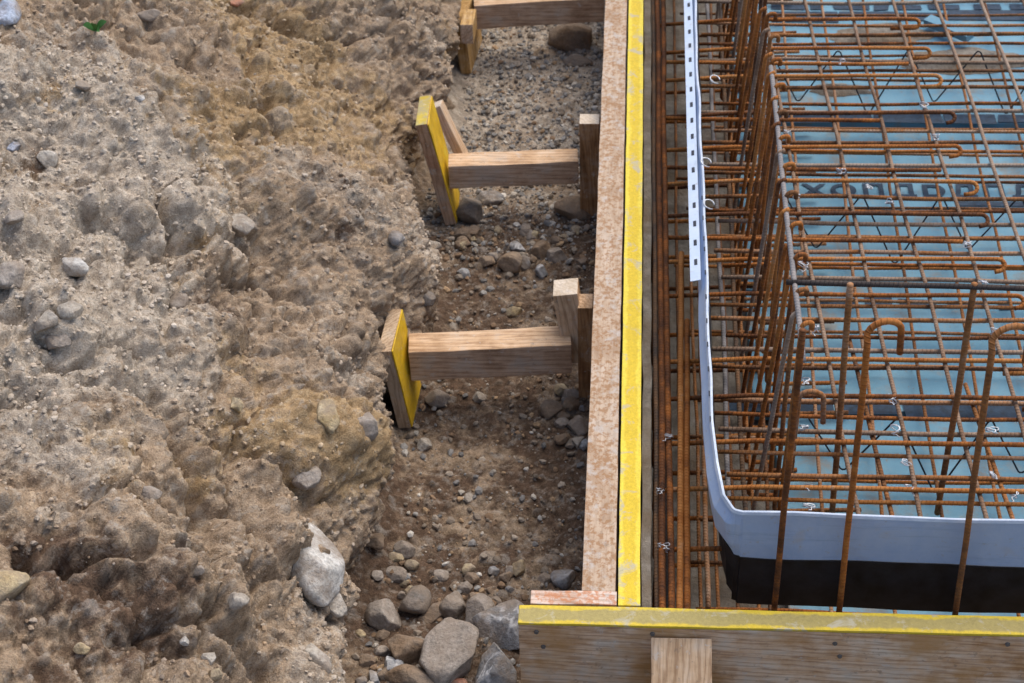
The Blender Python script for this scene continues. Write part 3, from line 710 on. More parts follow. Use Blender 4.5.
loc_ = np.array([.33, .245, .168])*(1-gs)+np.array([.46, .395, .32])*gs; loc_ = loc_*(1-os_)+np.array([.40, .29, .17])*os_; loc_ = loc_*(1-ms)+np.array([.15, .108, .078])*ms
NG = 17000; k = rng.choice(vis, NG, p=wgt); sz = .0013+.0058*rng.random(NG)**5
scatter('loose_gravel', BANK[k]+BANKN[k]*sz[:, None]*.12, sz, (tints(NG, [3, 5, 1, 3.2, 1.3, .2, 1.2, 1.6])*.35+.65*loc_[k]*rng.uniform(.75, 1.4, (NG, 1))), 3, 'loose gravel and crumbs of earth lying on the earth bank')
n = 7500; py_ = np.where(rng.random(n) < .55, rng.uniform(1.25, 2.6, n), rng.uniform(-.35, 2.6, n)); fx = foot(py_); pxx = fx+rng.random(n)*(-.1-fx)
sz = .0022+.0085*rng.random(n)**4
grv = (py_ > 1.35)
zz = np.array([floor_z(a, b) for a, b in zip(pxx, py_)])
tt = np.where(grv[:, None], tints(n, [2, 3, 4, 2.5, .6, 2.5, 1, 1.2]), tints(n, [3, 2, 1.2, .8, 1, 1.2, 3, .35]))
scatter('trench_gravel', np.stack([pxx, py_, zz+sz*.3], 1), sz, tt, 4, 'grey and brown gravel strewn over the trench floor')
# medium rubble along the plank foot and between the struts
for (gname, cnt, rect, lab, wt) in [('small_stone', 26, (462, 228, 585, 262), 'small stone in the band of rubble between the two struts', None),
                                    ('small_stone', 16, (548, 385, 584, 450), 'small stone in the rubble along the plank beside the near stake', None),
                                    ('small_stone', 22, (372, 560, 520, 600), 'small stone scattered behind the rock heap by the front panel', None),
                                    ('small_stone', 12, (360, 620, 400, 683), 'small stone at the bank foot left of the rock heap', None)]:
    for q in range(cnt):
        X, Y = random.uniform(rect[0], rect[2]), random.uniform(rect[1], rect[3]); a = random.uniform(6, 14)
        o = floor_stone(X, Y, a*1.25, a, random.choice([S['st_warm'], S['st_brown'], S['st_warm'], S['st_grey'], S['st_brown'], S['st_ochre']]), lab, 200+random.randrange(400), gname, rot=random.uniform(-2, 2))
        o['group'] = lab.replace('small stone', 'small stones')

# weed on the bank
wp, wn = on_bank(98, 32)
we = empty('weed', wp); tag(we, 'tiny green weed sprouting on the upper left of the earth bank', 'weed')
for k, (dx, dz, L) in enumerate([(.02, .012, .030), (-.018, .010, .024), (.004, .022, .018), (.022, -.004, .014)]):
    a = Vector(wp); d = Vector((dx, -.006*k, dz)).normalized(); s = d.cross(Vector((0, -1, .6))).normalized(); V = []; F = []
    for i in range(7):
        t = i/6; wd = .0062*math.sin(math.pi*min(t*.93+.04, 1))**.8; c = a+d*L*t+Vector((0, -.2, .9))*.012*math.sin(2.4*t)
        V += [tuple(c-s*wd), tuple(c+Vector((0, 0, -.0015))), tuple(c+s*wd)]
    for i in range(6):
        for j in (0, 1): F.append((i*3+j, i*3+j+1, i*3+j+4, i*3+j+3))
    mesh_obj('leaf', V, F, M['leaf'], we, smooth=True)

# ------------------------------------------------------------------ formwork
def part_box(name, lo, hi, mats, parent, pick=None, seed=0, bev=.0015, along='x', jit=.0008, cuts=14):
    lo, hi = np.array(lo), np.array(hi); c = (lo+hi)/2; d = hi-lo
    if along == 'x': return beam(name, c, (1, 0, 0), (0, 1, 0), (d[0], d[1], d[2]), mats, pick, parent, seed, bev, cuts, jit)
    return beam(name, c, (0, 1, 0), (-1, 0, 0), (d[1], d[0], d[2]), mats, pick, parent, seed, bev, cuts, jit)
fpn = empty('formwork_panel', (-.017, 1.3, -.3)); tag(fpn, 'long formwork panel with a bright yellow painted top edge running away from the camera', 'formwork panel')
part_box('panel_board', (-.034, .004, -.31), (0, 3.2, -.006), M['panel_face'], fpn, along='y', seed=3)
part_box('painted_edge', (-.0345, .0035, -.0055), (.0005, 3.2, 0), M['yellow'], fpn, along='y', seed=4, cuts=60, jit=.0011)
pl = part_box('edge_plank', (-.091, .034, -.055), (-.0385, 3.2, -.002), M['plank'], None, along='y', seed=6, cuts=50, jit=.0016)
tag(pl, 'pinkish speckled plank lying along the outside of the long yellow edged panel', 'plank')
ob = part_box('end_block', (-.172, .0035, -.03), (-.037, .0315, .001), M['orange_block'], None, seed=7, jit=.002)
tag(ob, 'short orange speckled wood block at the near end of the speckled plank', 'wood block')
fr = empty('formwork_panel', (.6, -.016, -.3)); tag(fr, 'brown stained front panel with a worn yellow edge crossing the bottom right', 'formwork panel')
part_box('panel_board', (-.188, -.036, -.31), (1.6, 0, -.0055), M['panel_face'], fr, seed=8, cuts=40)
part_box('painted_edge', (-.1885, -.0365, -.005), (1.6, .0005, .0005), M['yellow_front'], fr, seed=9, cuts=60, jit=.0012)
p0, p1 = atY(651, 637, -.040), atY(712, 637, -.040)
bw = p1[0]-p0[0]; tb = np.array([(p0[0]+p1[0])/2, -.042, p0[2]]); eb = tb+np.array([.004, -.30, -.27]); dv = eb-tb; nv_ = np.array([0, .27, -.30])/math.hypot(.27, .30)
sk = beam('timber_brace', (tb+eb)/2+nv_*.016, dv, (1, 0, 0), (float(np.linalg.norm(dv)), bw, .032), [M['pine'], M['pine_end']], lambda n: 1 if abs(n.x) > .7 else 0, None, 11, .002, 8, .002)
tag(sk, 'pale timber brace sloping down from the face of the front panel', 'stake')

# boards propped against the bank, struts, stakes
def prop_board(bot, top, width, thick, face, edge, endm, label, seed, yaw=0.):
    """front lower and front upper corner of the right hand face; width runs away from the camera"""
    bot, top = np.array(bot), np.array(top); up = Vector(top-bot); L = up.length
    wd = Vector((math.sin(yaw), math.cos(yaw), 0)); upn = up.normalized(); wd = (wd-upn*wd.dot(upn)).normalized()
    nrmv = wd.cross(upn)                                   # towards the trench (+x)
    if nrmv.x < 0: nrmv = -nrmv
    c = Vector(bot)+up*.5+wd*width*.5-nrmv*thick*.5
    root = empty('shuttering_board', Vector(bot)); tag(root, label, 'board')
    beam('board', c, upn, wd, (L, width, thick), [edge, endm], lambda n: 1 if abs(n.x) > .7 else 0, root, seed, .0015, 8, .0015)
    beam('yellow_face', c+nrmv*(thick*.5+.0015), upn, wd, (L*.985, width*.985, .003), face, None, root, seed+1, .0007, 8, .0006)
    return c, wd, upn, nrmv
ZB = -.285
# near board
b0 = at(411, 428, ZB); b1 = atY(391, 351, b0[1]-.004)
nb = prop_board(b0, b1, .125, .026, M['yellow_clean'], M['ply_light'], M['ply_light'], 'near yellow faced board propped upright against the foot of the bank', 21, .05)
# far board
c0 = at(456, 224, ZB); c1 = atY(427, 124, c0[1]-.006)
fb = prop_board(c0, c1, .115, .026, M['yellow_clean'], M['ply'], M['yellow_old'], 'far yellow faced board leaning on the bank behind the near one', 24, -.02)
def strut(pa, pb, w_, h_, label, seed, mats):
    pa, pb = Vector(pa), Vector(pb); d = pb-pa
    o = beam('timber_strut', (pa+pb)*.5, d, (0, 1, 0), (d.length, w_, h_), mats, lambda n: 1 if n.y < -.6 else (2 if abs(n.x) > .7 else 0), None, seed, .002, 10, .0018)
    return tag(o, label, 'strut')
WM = [M['pine'], M['pine_side'], M['pine_end']]
zs = -.165
a = at(414, 352, zs); b = at(571, 344, zs)
strut((b0[0]+(b1[0]-b0[0])*.6+.012, a[1]-.012, zs-.004), (b[0], b[1]-.012, zs-.004), .06, .074, 'near horizontal strut of weathered timber wedged against the near yellow board', 31, WM)
a2 = at(448, 171, zs); b2 = at(578, 166, zs)
strut((c0[0]+(c1[0]-c0[0])*.5+.012, a2[1], zs), (b2[0], b2[1], zs), .054, .06, 'middle horizontal strut of orange tinted timber held by the far yellow board', 33, WM)
a3 = at(478, 12, zs); b3 = at(603, 4, zs)
strut((a3[0]-.01, a3[1], zs), (b3[0], b3[1], zs), .06, .07, 'farthest horizontal strut cut off by the top edge of the photo', 35, [M['pine'], M['pine_side'], M['pine_end']])
# farthest board and block at the bank
d0 = at(470, 74, ZB); d1 = atY(472, 28, d0[1])
ob = prop_board((d0[0], d0[1], ZB), (d0[0]-.012, d0[1], ZB+.15), .17, .024, M['pine_gold'], M['pine_gold'], M['pine_gold'], 'farthest golden board standing at the bank by the top edge', 37, .1)
q0 = at(468, 14, -.11)
kb = beam('wedge_block', (q0[0], q0[1]+.0, -.145), (0, 1, -.15), (1, 0, 0), (.11, .032, .05), [M['pine_gold'], M['pine_side']], lambda n: 1 if abs(n.x) > .7 else 0, None, 38)
tag(kb, 'square wedge block with a pale sawn end on the farthest board', 'wedge')
# wedge between far board and strut
e0 = at(437, 104, -.075); e1 = Vector((c0[0]+.022, e0[1]-.035, -.235))
top = Vector(e0); dd = e1-top
wj = beam('timber_wedge', (top+e1)*.5, dd, (0, 1, 0), (dd.length, .04, .022), [M['pine'], M['pine_end']], lambda n: 1 if abs(n.x) > .7 else 0, None, 39)
tag(wj, 'slim pale wedge stake driven between the far yellow board and the middle strut', 'wedge')
# stakes beside the plank
def stake(px, py, ztop, wpx, dep, zbot, mats, label, seed, lean=(0, 0)):
    p = at(px, py, ztop); d = (p-CAM)@FW; w_ = wpx*d/FPX
    a = Vector((p[0], p[1]+dep*.0, ztop)); b = Vector((p[0]+lean[0], p[1]+lean[1], zbot)); dv = a-b
    o = beam('timber_stake', (a+b)*.5, dv, (1, 0, 0), (dv.length, w_, dep), mats, lambda n: 1 if n.x > .7 else 0, None, seed, .0015, 8, .0012)
    return tag(o, label, 'stake')
stake(565.5, 287, -.035, 25, .055, -.20, [M['pine'], M['pine_end']], 'tapering light stake with a bright sawn top between the near strut and the plank', 41, (.022, -.010))
stake(585.5, 301, -.055, 15, .045, -.31, [M['pine_red'], M['pine']], 'dark reddish stake squeezed between the light stake and the plank', 42)
stake(589.5, 119, -.045, 20, .04, -.31, [M['pine_red'], M['pine_end']], 'reddish brown stake with a pinkish top at the right end of the middle strut', 43)

def nail(o, pos, ax, r=.0042, h=.004):          # nail head as a part of the timber it holds
    bm = bmesh.new(); bmesh.ops.create_cone(bm, cap_ends=True, segments=10, radius1=r, radius2=r*.85, depth=h)
    me = bpy.data.meshes.new('nail_head'); bm.to_mesh(me); bm.free(); me.materials.append(M['nail'])
    n_ = bpy.data.objects.new('nail_head', me); COL.objects.link(n_); bpy.context.view_layer.update()
    mw = Matrix.Translation(Vector(pos)) @ Vector(ax).to_track_quat('Z', 'Y').to_matrix().to_4x4()
    n_.parent = o; n_.matrix_local = o.matrix_world.inverted() @ mw
for x, z in ((-.16, -.02), (-.15, -.055), (.02, -.018), (.30, -.03), (.31, -.06), (.56, -.022)): nail(fr, (x, -.0365, z), (0, -1, 0))
for x, y_ in ((-.008, .02), (.014, .035)): nail(sk, tb+dv/np.linalg.norm(dv)*y_+np.array([x, 0, 0])+nv_*.0325, -nv_ if nv_[1] > 0 and False else nv_)
# ------------------------------------------------------------------ blue foam boards
BZ = -.262
seams = [.16, .735, 1.765, 2.285, 2.9]
names = ['nearest blue foam board behind the grey waterstop under the bars', 'blue foam board with two printed rows in the middle of the slab', 'blue foam board with mud on it towards the far end of the slab', 'farthest blue foam board at the top edge of the photo']
bl = []
for i, (y0, y1) in enumerate(zip(seams[:-1], seams[1:])):
    g_ = .012
    root = empty('foam_board', (.9, (y0+y1)/2, -.3)); tag(root, names[i], 'foam board', 'blue foam boards under the reinforcement')
    x0 = [.262, .225, .235, .26][i]
    pn = part_box('panel', (x0, y0+g_, -.292), (2.3, y1-g_, BZ), M['blue'], root, seed=60+i, bev=.002, cuts=4, jit=.001)
    bl.append(pn)
def print_text(body, x, y, sx, sy, sp, parent):
    cu = bpy.data.curves.new('lettering', 'FONT'); cu.body = body; cu.size = 1; cu.space_character = sp; cu.offset = .03
    to = bpy.data.objects.new('lettering_source', cu); COL.objects.link(to)
    dg = bpy.context.evaluated_depsgraph_get(); me = bpy.data.meshes.new_from_object(to.evaluated_get(dg))
    bpy.data.objects.remove(to); me.name = 'lettering'; me.materials.clear(); me.materials.append(M['print'])
    o = bpy.data.objects.new('lettering', me); COL.objects.link(o); o.parent = parent
    o.scale = (sx, sy, 1); o.location = Vector((x, y, BZ+.003))-parent.location-parent.parent.location; return o
tp = at(803, 196.5, BZ)
print_text('XOПДDДПДOД', tp[0], tp[1], .074, .066, 1.28, bl[1])
def band(py, h, x0px, parent, dash, seed):
    p = at(x0px, py, BZ); r = np.random.default_rng(seed); V = []; F = []; x = p[0]
    while x < 2.0:
        wd = r.uniform(.03, .10) if dash else r.uniform(.12, .3); hh = h*r.uniform(.7, 1)
        yo = r.uniform(-.1, .1)*h; V = []
        for t in (0, 1):
            for s_ in (-1, 1): V.append((x+wd*t+r.uniform(-.004, .004), p[1]+yo+s_*hh/2+r.uniform(-.003, .003), BZ+.0028))
        ob_ = mesh_obj('printed_block', V, [(0, 2, 3, 1)], M['print'])
        ob_.parent = parent; ob_.location = ob_.location-parent.location-parent.parent.location; x += wd+(r.uniform(.012, .035) if dash else r.uniform(.002, .008))
band(303, .030, 815, bl[1], True, 5)
band(406, .045, 724, bl[1], False, 6)
band(119, .045, 775, bl[1], False, 7)
band(17, .055, 770, bl[2], False, 8)
band(8, .03, 770, bl[2], True, 9)
band(205, .02, 958, bl[1], False, 10)
# mud thrown on the foam
def mud(px, py, rx, ry, seed, label):
    c = at(px, py, BZ); n_ = 72; V = []; rings = 9
    for k in range(rings+1):
        for j in range(n_):
            a_ = 2*math.pi*j/n_; q = np.array([[math.cos(a_)*1.3, math.sin(a_)*1.3, seed*2.]])
            rr = (1+.55*float(fbm(q, 1.2, 4, seed)[0]))*k/rings
            x, y = c[0]+rx*rr*math.cos(a_), c[1]+ry*rr*math.sin(a_)
            z = .012*(1-(k/rings)**2)*(1+.6*mnoise.noise(Vector((x*40, y*40, seed))))
            V.append((x, y, BZ+.001+z))
    F = [(k*n_+j, k*n_+(j+1) % n_, (k+1)*n_+(j+1) % n_, (k+1)*n_+j) for k in range(rings) for j in range(n_)]
    o = mesh_obj('mud_patch', V, F, M['concrete'], smooth=True); return tag(o, label, 'mud', kind='stuff')
mud(960, 62, .16, .06, 1, 'grey brown mud spread over the far blue foam board')
mud(885, 36, .13, .055, 2, 'thin mud smear on the foam near the top of the photo')
mud(840, 90, .07, .03, 3, 'small mud smear on the foam left of the large mud patch')
sc_ = at(947, 38, BZ); o = beam('foam_scrap', (sc_[0], sc_[1], BZ+.028), (1, -1.1, .1), (1, 1, .2), (.14, .03, .02), M['blue'], None, None, 71)
tag(o, 'loose sliver of blue foam lying on the mud', 'foam scrap')

# ------------------------------------------------------------------ reinforcement
RED = M
def put(o, label, cat, group=None): return tag(o, label, cat, group)
# lower mesh
lowY = list(np.arange(.20, 2.9, .108)); G = 'cross bars of the lower mesh on the blue foam'
for i, y in enumerate(lowY):
    o = bar('cross_rebar', [(.10+random.uniform(-.03, .03), y, -.236), (1.7, y+random.uniform(-.01, .01), -.236)], .0036, M['rust_mid'] if i % 3 else M['rust'], amp=.006, step=.08)
    put(o, f'thin lower cross bar just above the blue foam, {ORD[i] if i < 25 else "last"} counting back from the front panel', 'rebar', G)
for i, x in enumerate(np.arange(.245, 1.35, .105)):
    o = bar('long_rebar', [(x-.02, .10, -.228), (x+.03, 2.9, -.228)], .0036, M['rust_mid'], amp=.006, step=.08)
    put(o, f'thin lower bar running away from the camera over the blue foam, {ORD[i]} from the left', 'rebar', 'long bars of the lower mesh')
for i, x in enumerate((.075, .105, .135, .17, .205)):
    o = bar('long_rebar', [(x, .03, -.235), (x+.012, 2.9, -.235)], .0034, M['rust_mid'], amp=.005, step=.08)
    put(o, f'thin bar lying on the concrete strip beside the foam, {ORD[i]} from the yellow panel', 'rebar', 'long bars on the concrete strip')
# upper mesh
tx = [34, 71, 104, 143, 166, 212, 238, 266, 320, 352, 418, 456, 2, 25, 44, 61, 87, 112, 132, 152, 176, 198, 224, 253, 280, 308, 337, 368, 402, 434, 478, 502]
tx = sorted(tx)[::-1]
for i, y in enumerate(tx):
    p = at(930, y, -.068); xl = .135+random.uniform(-.02, .03)
    tl = random.uniform(-.006, .008)
    rr = .0046 if i % 2 else .0039
    o = bar('cross_rebar', [(xl, p[1]-.45*tl, -.068), (1.6, p[1]+tl, -.068)], rr, [M['rust'], M['rust_tan'], M['rust_mid'], M['rust_mid']][i*7 % 4], amp=.006, step=.07)
    put(o, f'rusty upper cross bar spanning the cage, {ORD[i]} one behind the grey waterstop', 'rebar', 'cross bars of the upper mesh')
ups = [(.286, .312), (.345, .400), (.455, .5065)]
Lx = lambda k: (.397+(k)*.1055, .455+(k)*.1065)          # x at the far and near end
for i, k in enumerate([-1, 0, 1, 2, 3, 4, 5, 6, 7]):
    xf, xn = Lx(k); sl = (xn-xf)/(.611-2.014)
    f_ = lambda y: xf+(y-2.014)*sl
    y0 = .20; o = bar('long_rebar', [(f_(y0), y0, -.058), (f_(2.9), 2.9, -.058)], .0043, M['rust_tan'], amp=.007, step=.07)
    put(o, f'tan upper bar running away from the camera over the cross bars, {ORD[i]} from the left', 'rebar', 'long bars of the upper mesh')
for i, (x0, y0, y1) in enumerate([(.43, .22, .75), (.63, .2, .62), (.80, .22, .9)]):
    o = bar('lap_rebar', [(x0, y0, -.075), (x0-.035, y1, -.078)], .0043, M['rust_mid'], amp=.004)
    put(o, f'short lapped bar tied below the upper mesh, {ORD[i]} from the left near the waterstop', 'rebar', 'short lapped bars under the upper mesh')
# hooked edge stirrups: top leg, drop at the panel, bottom leg, hook at the right end
hk = [(928, 19), (938, 48), (948, 76), (962, 113), (969, 147), (984, 182), (995, 214), (1011, 260), (1030, 296), (1050, 362), (1055, 398), (1075, 446), (1095, 492), (1120, 553)]
hk = hk[::-1]
for i, (x, y) in enumerate(hk):
    p = at(x-14, y, -.046); yy = p[1]; r = .0135
    side = random.choice((.12, .3, .55, .8, 1.)); r *= random.uniform(.8, 1.15)
    arcp = [(p[0]+r*math.sin(t), yy-r*.8*side*(1-math.cos(t)), -.046-r*(1-.55*side)*(1-math.cos(t))) for t in np.linspace(.2, math.pi, 9)]
    end = arcp[-1]; L = random.choice((.005, .012, .03, .055))
    pts = [np.array(end)+np.array([-L, 0, -.002])]+[np.array(q) for q in arcp[::-1]]+[np.array((p[0], yy, -.046)), np.array((.20, yy, -.048))]
    left = fillet([(.20, yy, -.048), (.0275, yy, -.060), (.0265, yy+.004, -.255), (.30, yy+.02, -.255)], .03, 7)
    full = wobble(resample(pts+[np.array(q) for q in left[1:]], .03), .004, 300+i)
    V, F, U = tube_data(full, .0045, 10); o = mesh_obj('hooked_stirrup', V, F, M['rust'], uv=U, smooth=True)
    put(o, f'orange rusty stirrup with its hooked end pointing right, {ORD[i]} counting back from the front panel', 'rebar', 'hooked edge stirrups along the yellow panel')
# a few straight bars laid between the hooks
for i, (x, y) in enumerate([(941, 170), (962, 242), (908, 64), (880, 120)]):
    p = at(x, y, -.05); o = bar('straight_rebar', [(.045, p[1]+.004, -.05), (p[0], p[1], -.05)], .0046, M['rust'], amp=.004)
    put(o, f'orange straight bar ending bluntly among the hooks, {["third", "nearest", "farthest", "second"][i]} of four' if i != 1 else 'orange straight bar ending bluntly among the hooks, nearest of four', 'rebar', 'straight bars laid between the hooks')
# longitudinal bars in the edge cage
edge = [(.0385, -.02, -.046, .0058, 'fullest orange bar nearest the yellow panel along the edge cage', None), (.0505, -.02, -.047, .0056, 'second orange bar from the yellow panel along the edge cage', None),
        (.0285, -.02, -.06, .005, 'dark bar low down beside the yellow panel', None), (.048, -.02, -.235, .005, 'lowest bar in the corner of the edge cage', None)]
for i, (x, _, z, r, lab, _n) in enumerate(edge):
    o = bar('edge_rebar', [(x, .012, z), (x-.004, 2.95, z)], r, M['rust'] if i < 2 else M['rust_dark'], amp=.0035, sides=10)
    put(o, lab, 'rebar')
p = at(682, 256, -.054); o = bar('edge_rebar', [(.0625, .012, -.047), (p[0], p[1], -.047)], .0056, M['rust'], amp=.002, sides=10); put(o, 'ribbed orange bar whose round end shows beside the perforated strip', 'rebar')
p = at(687, 322, -.054); o = bar('edge_rebar', [(.074, .012, -.049), (p[0], p[1], -.049)], .0054, M['rust'], amp=.002, sides=10); put(o, 'ribbed bar whose round end lies right of the other bar end', 'rebar')
for i, (x0, x1) in enumerate([(.155, .165), (.185, .20), (.118, .128)]):
    o = bar('edge_rebar', [(x0, .16, -.10-.04*i), (x1, 2.9, -.10-.04*i)], .0046, [M['steel'], M['rust_dark'], M['rust_mid']][i], amp=.005)
    put(o, ['grey bar running between the waterstop and the upright stirrups', 'dark bar running below the upright stirrups', 'brown bar running under the waterstop'][i], 'rebar')
# upright starter cage inside the waterstop: ring bars and uprights
ZT = .27
cr = at(790, 284, ZT)
ringL = [np.array((cr[0]-.004, cr[1]-.07, ZT)), np.array((cr[0]-.004, 2.9, ZT-.01))]
pa, pb = at(774, 100, ZT), at(801, 352, ZT)
dirY = (pb-pa)/(pb[1]-pa[1])
o = bar('ring_rebar', [pb+dirY*(-.02), pa+dirY*(.12)], .0046, M['steel'], amp=.004); put(o, 'grey top bar running away along the row of upright stirrups', 'rebar')
p = at(1024, 290, ZT)
q = at(786, 283, ZT)
o = bar('ring_rebar', [q, p+(p-q)*1.2], .005, M['rust_dark'], amp=.003, sides=10); put(o, 'dark top bar crossing the cage above the upper mesh from left to right', 'rebar')
def rowpt(y):  return pa+dirY*(y-pa[1])
ny = 24
for i in range(ny):
    y = .36+i*.09; tpt = rowpt(y)+np.array([.006, 0, 0]); lean = random.uniform(-.004, .004)
    b_ = np.array([tpt[0]-.008+lean, y+random.uniform(-.006, .006), -.245])
    pts = [b_+np.array([.16, .01, 0]), b_, tpt+np.array([-.002, 0, .008]), tpt+np.array([.016, .006, .006]), tpt+np.array([.015, .006, -.008])]
    o = bar('upright_stirrup', pts, .0043, M['rust'] if i % 3 != 1 else M['rust_mid'], fil=.012, amp=.004, sides=8)
    put(o, f'rusty upright stirrup in the row right of the waterstop, {ORD[i]} counting back from the corner', 'rebar', 'upright stirrups in a row beside the waterstop')
    b2_ = b_+np.array([-.047, .045, 0]); t2 = rowpt(y+.045)+np.array([-.006, 0, random.uniform(-.012, .002)])
    o = bar('upright_rebar', [b2_+np.array([.05, 0, 0]), b2_, t2, t2+np.array([.013, .004, .004])], .0041, M['rust'] if i % 5 else M['rust_tan'], fil=.012, amp=.004)
    put(o, f'slim upright bar between the waterstop and the stirrup row, {ORD[i]} counting back from the corner', 'rebar', 'slim upright bars beside the waterstop')
for i, (xt, yt, xb, yb) in enumerate([(850, 290, 831, 520), (975, 290, 936, 525), (1098, 294, 1050, 530)]):
    tpt = at(xt, yt, ZT); b_ = atY(xb, yb, tpt[1]-.01)
    dv = b_-tpt; b_ = tpt+dv*(ZT+.245)/(-dv[2])
    o = bar('upright_rebar', [tpt+np.array([0, .006, .006]), b_], .0056, M['rust_mid'], amp=.004, sides=10)
    put(o, ['brown upright bar hanging from the dark top bar left of the hooked starters', 'brown ribbed upright bar hanging from the dark top bar between two hooked starters', 'upright bar under the dark top bar beyond the right edge'][i], 'rebar')
# starter bars between panel and waterstop, hooked at the top
def starter(bx, by, tx_, ty, hx, hy, Y, label, mat):
    b_ = atY(bx, by, Y); t_ = atY(tx_, ty, Y); dv = t_-b_; foot_ = b_-dv*((b_[2]+.28)/dv[2])
    r = .5*np.linalg.norm(atY(hx, ty, Y)-t_)
    cc = t_+np.array([r*.95, .01, 0]); pts = [foot_, t_]
    for a_ in np.linspace(math.pi*.9, 0, 9): pts.append(cc+np.array([r*math.cos(a_), .02*(1-a_/math.pi), r*.95*math.sin(a_)]))
    e_ = atY(hx, hy, Y+.02); pts.append(np.array([pts[-1][0]+(.002), pts[-1][1], e_[2]]))
    full = wobble(resample(pts, .02), .003, 400+int(bx))
    V, F, U = tube_data(full, .0049, 12); o = mesh_obj('starter_bar', V, F, mat, uv=U, smooth=True)
    return put(o, label, 'rebar', 'hooked starter bars between the front panel and the waterstop')
YS = .048
starter(840, 605, 868, 343, 905, 357, YS, 'hooked starter bar in front of the waterstop with its whole hook in view', M['rust'])
starter(955, 610, 992, 350, 1034, 366, YS, 'hooked starter bar in front of the waterstop with its hook cut by the right edge', M['rust_mid'])
b_ = atY(775, 603, YS); t_ = atY(801, 330, YS); dv = t_-b_; f0 = b_-dv*((b_[2]+.28)/dv[2])
o = bar('starter_bar', [f0, t_], .0049, M['rust'], amp=.003, sides=12); put(o, 'straight starter bar in front of the waterstop near its corner', 'rebar')
kb_ = part_box('filler_strip', (.003, .004, -.31), (.0195, 3.0, -.06), M['concrete'], None, along='y', seed=77, cuts=60, jit=.003)
tag(kb_, 'grey mortar strip filling the gap between the yellow edged panel and the edge bars', 'mortar strip')
# small arch shaped hook low behind the corner
p = at(799, 396, .02); q = at(823, 402, .02); w_ = np.linalg.norm(q-p)/2; c = (p+q)/2
pts = [p+np.array([0, 0, -.2])]+[c+np.array([-w_*math.cos(t), 0, w_*.8*math.sin(t)]) for t in np.linspace(0, math.pi, 9)]+[q+np.array([.004, 0, -.05])]
V, F, U = tube_data(wobble(resample([np.array(k) for k in pts], .02), .002, 9), .005, 10); o = mesh_obj('hooked_rebar', V, F, M['rust_mid'], uv=U, smooth=True)
put(o, 'small brown arch shaped hook standing behind the waterstop corner', 'rebar')

# lattice spacers between the two layers
for i, (py, x0) in enumerate([(75, .30), (222, .30), (446, .30)]):
    y = at(930, py, -.15)[1]
    root = empty('lattice_spacer', (.9, y, -.235)); put(root, f'dark zigzag wire spacer between the two mesh layers, {ORD[2-i]} behind the waterstop', 'spacer', 'zigzag wire spacers between the mesh layers')
    pts = []; x = x0; k = 0
    while x < 1.6: pts.append(np.array((x, y+(.028 if k % 4 == 1 else -.028 if k % 4 == 3 else 0), -.248 if k % 2 else -.078))); x += .082; k += 1
    V, F, U = tube_data(fillet(pts, .006, 3),   .0018, 6); mesh_obj('zigzag_wire', V, F, M['tie_spacer'], root, uv=U, smooth=True)

# wire ties
def tie(px, py, Z, label, seed):
    r = np.random.default_rng(seed); p = at(px, py, Z); root_pts = []
    a0 = r.uniform(0, 6); R1 = r.uniform(.0052, .0085); e1, e2 = r.uniform(.3, 1.3), r.uniform(.5, 2)
    for k in range(26):
        t = k/25*4*math.pi; d = np.array([math.cos(t*1.3+a0)*R1*(1+.4*math.sin(2.7*t)), math.sin(t+a0)*R1*e1+.004*math.sin(t*.5*e2), R1*.8*math.sin(t*e2+1.)+.002])
        root_pts.append(p+d)
    tail = root_pts[-1]
    for k in range(1, 6): root_pts.append(tail+np.array([.003*k*math.cos(a0)+.002*math.sin(k*2.), -.0032*k, .0012*k+.002*math.cos(k*2.2)]))
    V, F, U = tube_data(root_pts, .0010, 5); o = mesh_obj('wire_tie', V, F, M['wire'], uv=U, smooth=True)
    return put(o, label, 'wire tie', 'bright wire ties on the bars')
tl = [(797, 197), (841, 172), (869, 189), (889, 203), (924, 107), (935, 137), (967, 245), (983, 283), (996, 333), (892, 399), (895, 430), (905, 465), (909, 490),
      (803, 266), (815, 328), (806, 382), (804, 428), (808, 488), (809, 508), (992, 432), (993, 476), (1013, 495), (787, 133), (842, 62), (870, 520)]
where = ['by the letters near the upright row', 'above the printed letters', 'on the printed letters', 'below the printed letters', 'among the far hooks', 'just above the printed row at right', 'right of the middle of the slab', 'just above the dark top bar at right',
         'beside the cut off starter hook', 'left of the hooked starter in the middle', 'on the near dark printed band', 'below the near dark printed band', 'just behind the waterstop in the middle',
         'beside the upright row above the dark top bar', 'beside the upright row below the dark top bar', 'on the small arch hook', 'below the small arch hook', 'near the waterstop corner', 'touching the waterstop rim', 'near the right edge below the dark band', 'near the right edge above the waterstop', 'at the right edge just behind the waterstop', 'high up beside the upright row', 'near the top of the photo', 'behind the grey waterstop rim']
for i, ((x, y), wh) in enumerate(zip(tl, where)): tie(x, y, -.052, 'bright twisted wire tie '+wh, i)
for i, (x, y, wh) in enumerate([(660, 492, 'on the edge bars level with the waterstop corner'), (664, 549, 'on the edge bars near the front panel'), (668, 436, 'on the edge bars above the corner')]): tie(x, y, -.045, 'bright wire tie '+wh, 60+i)

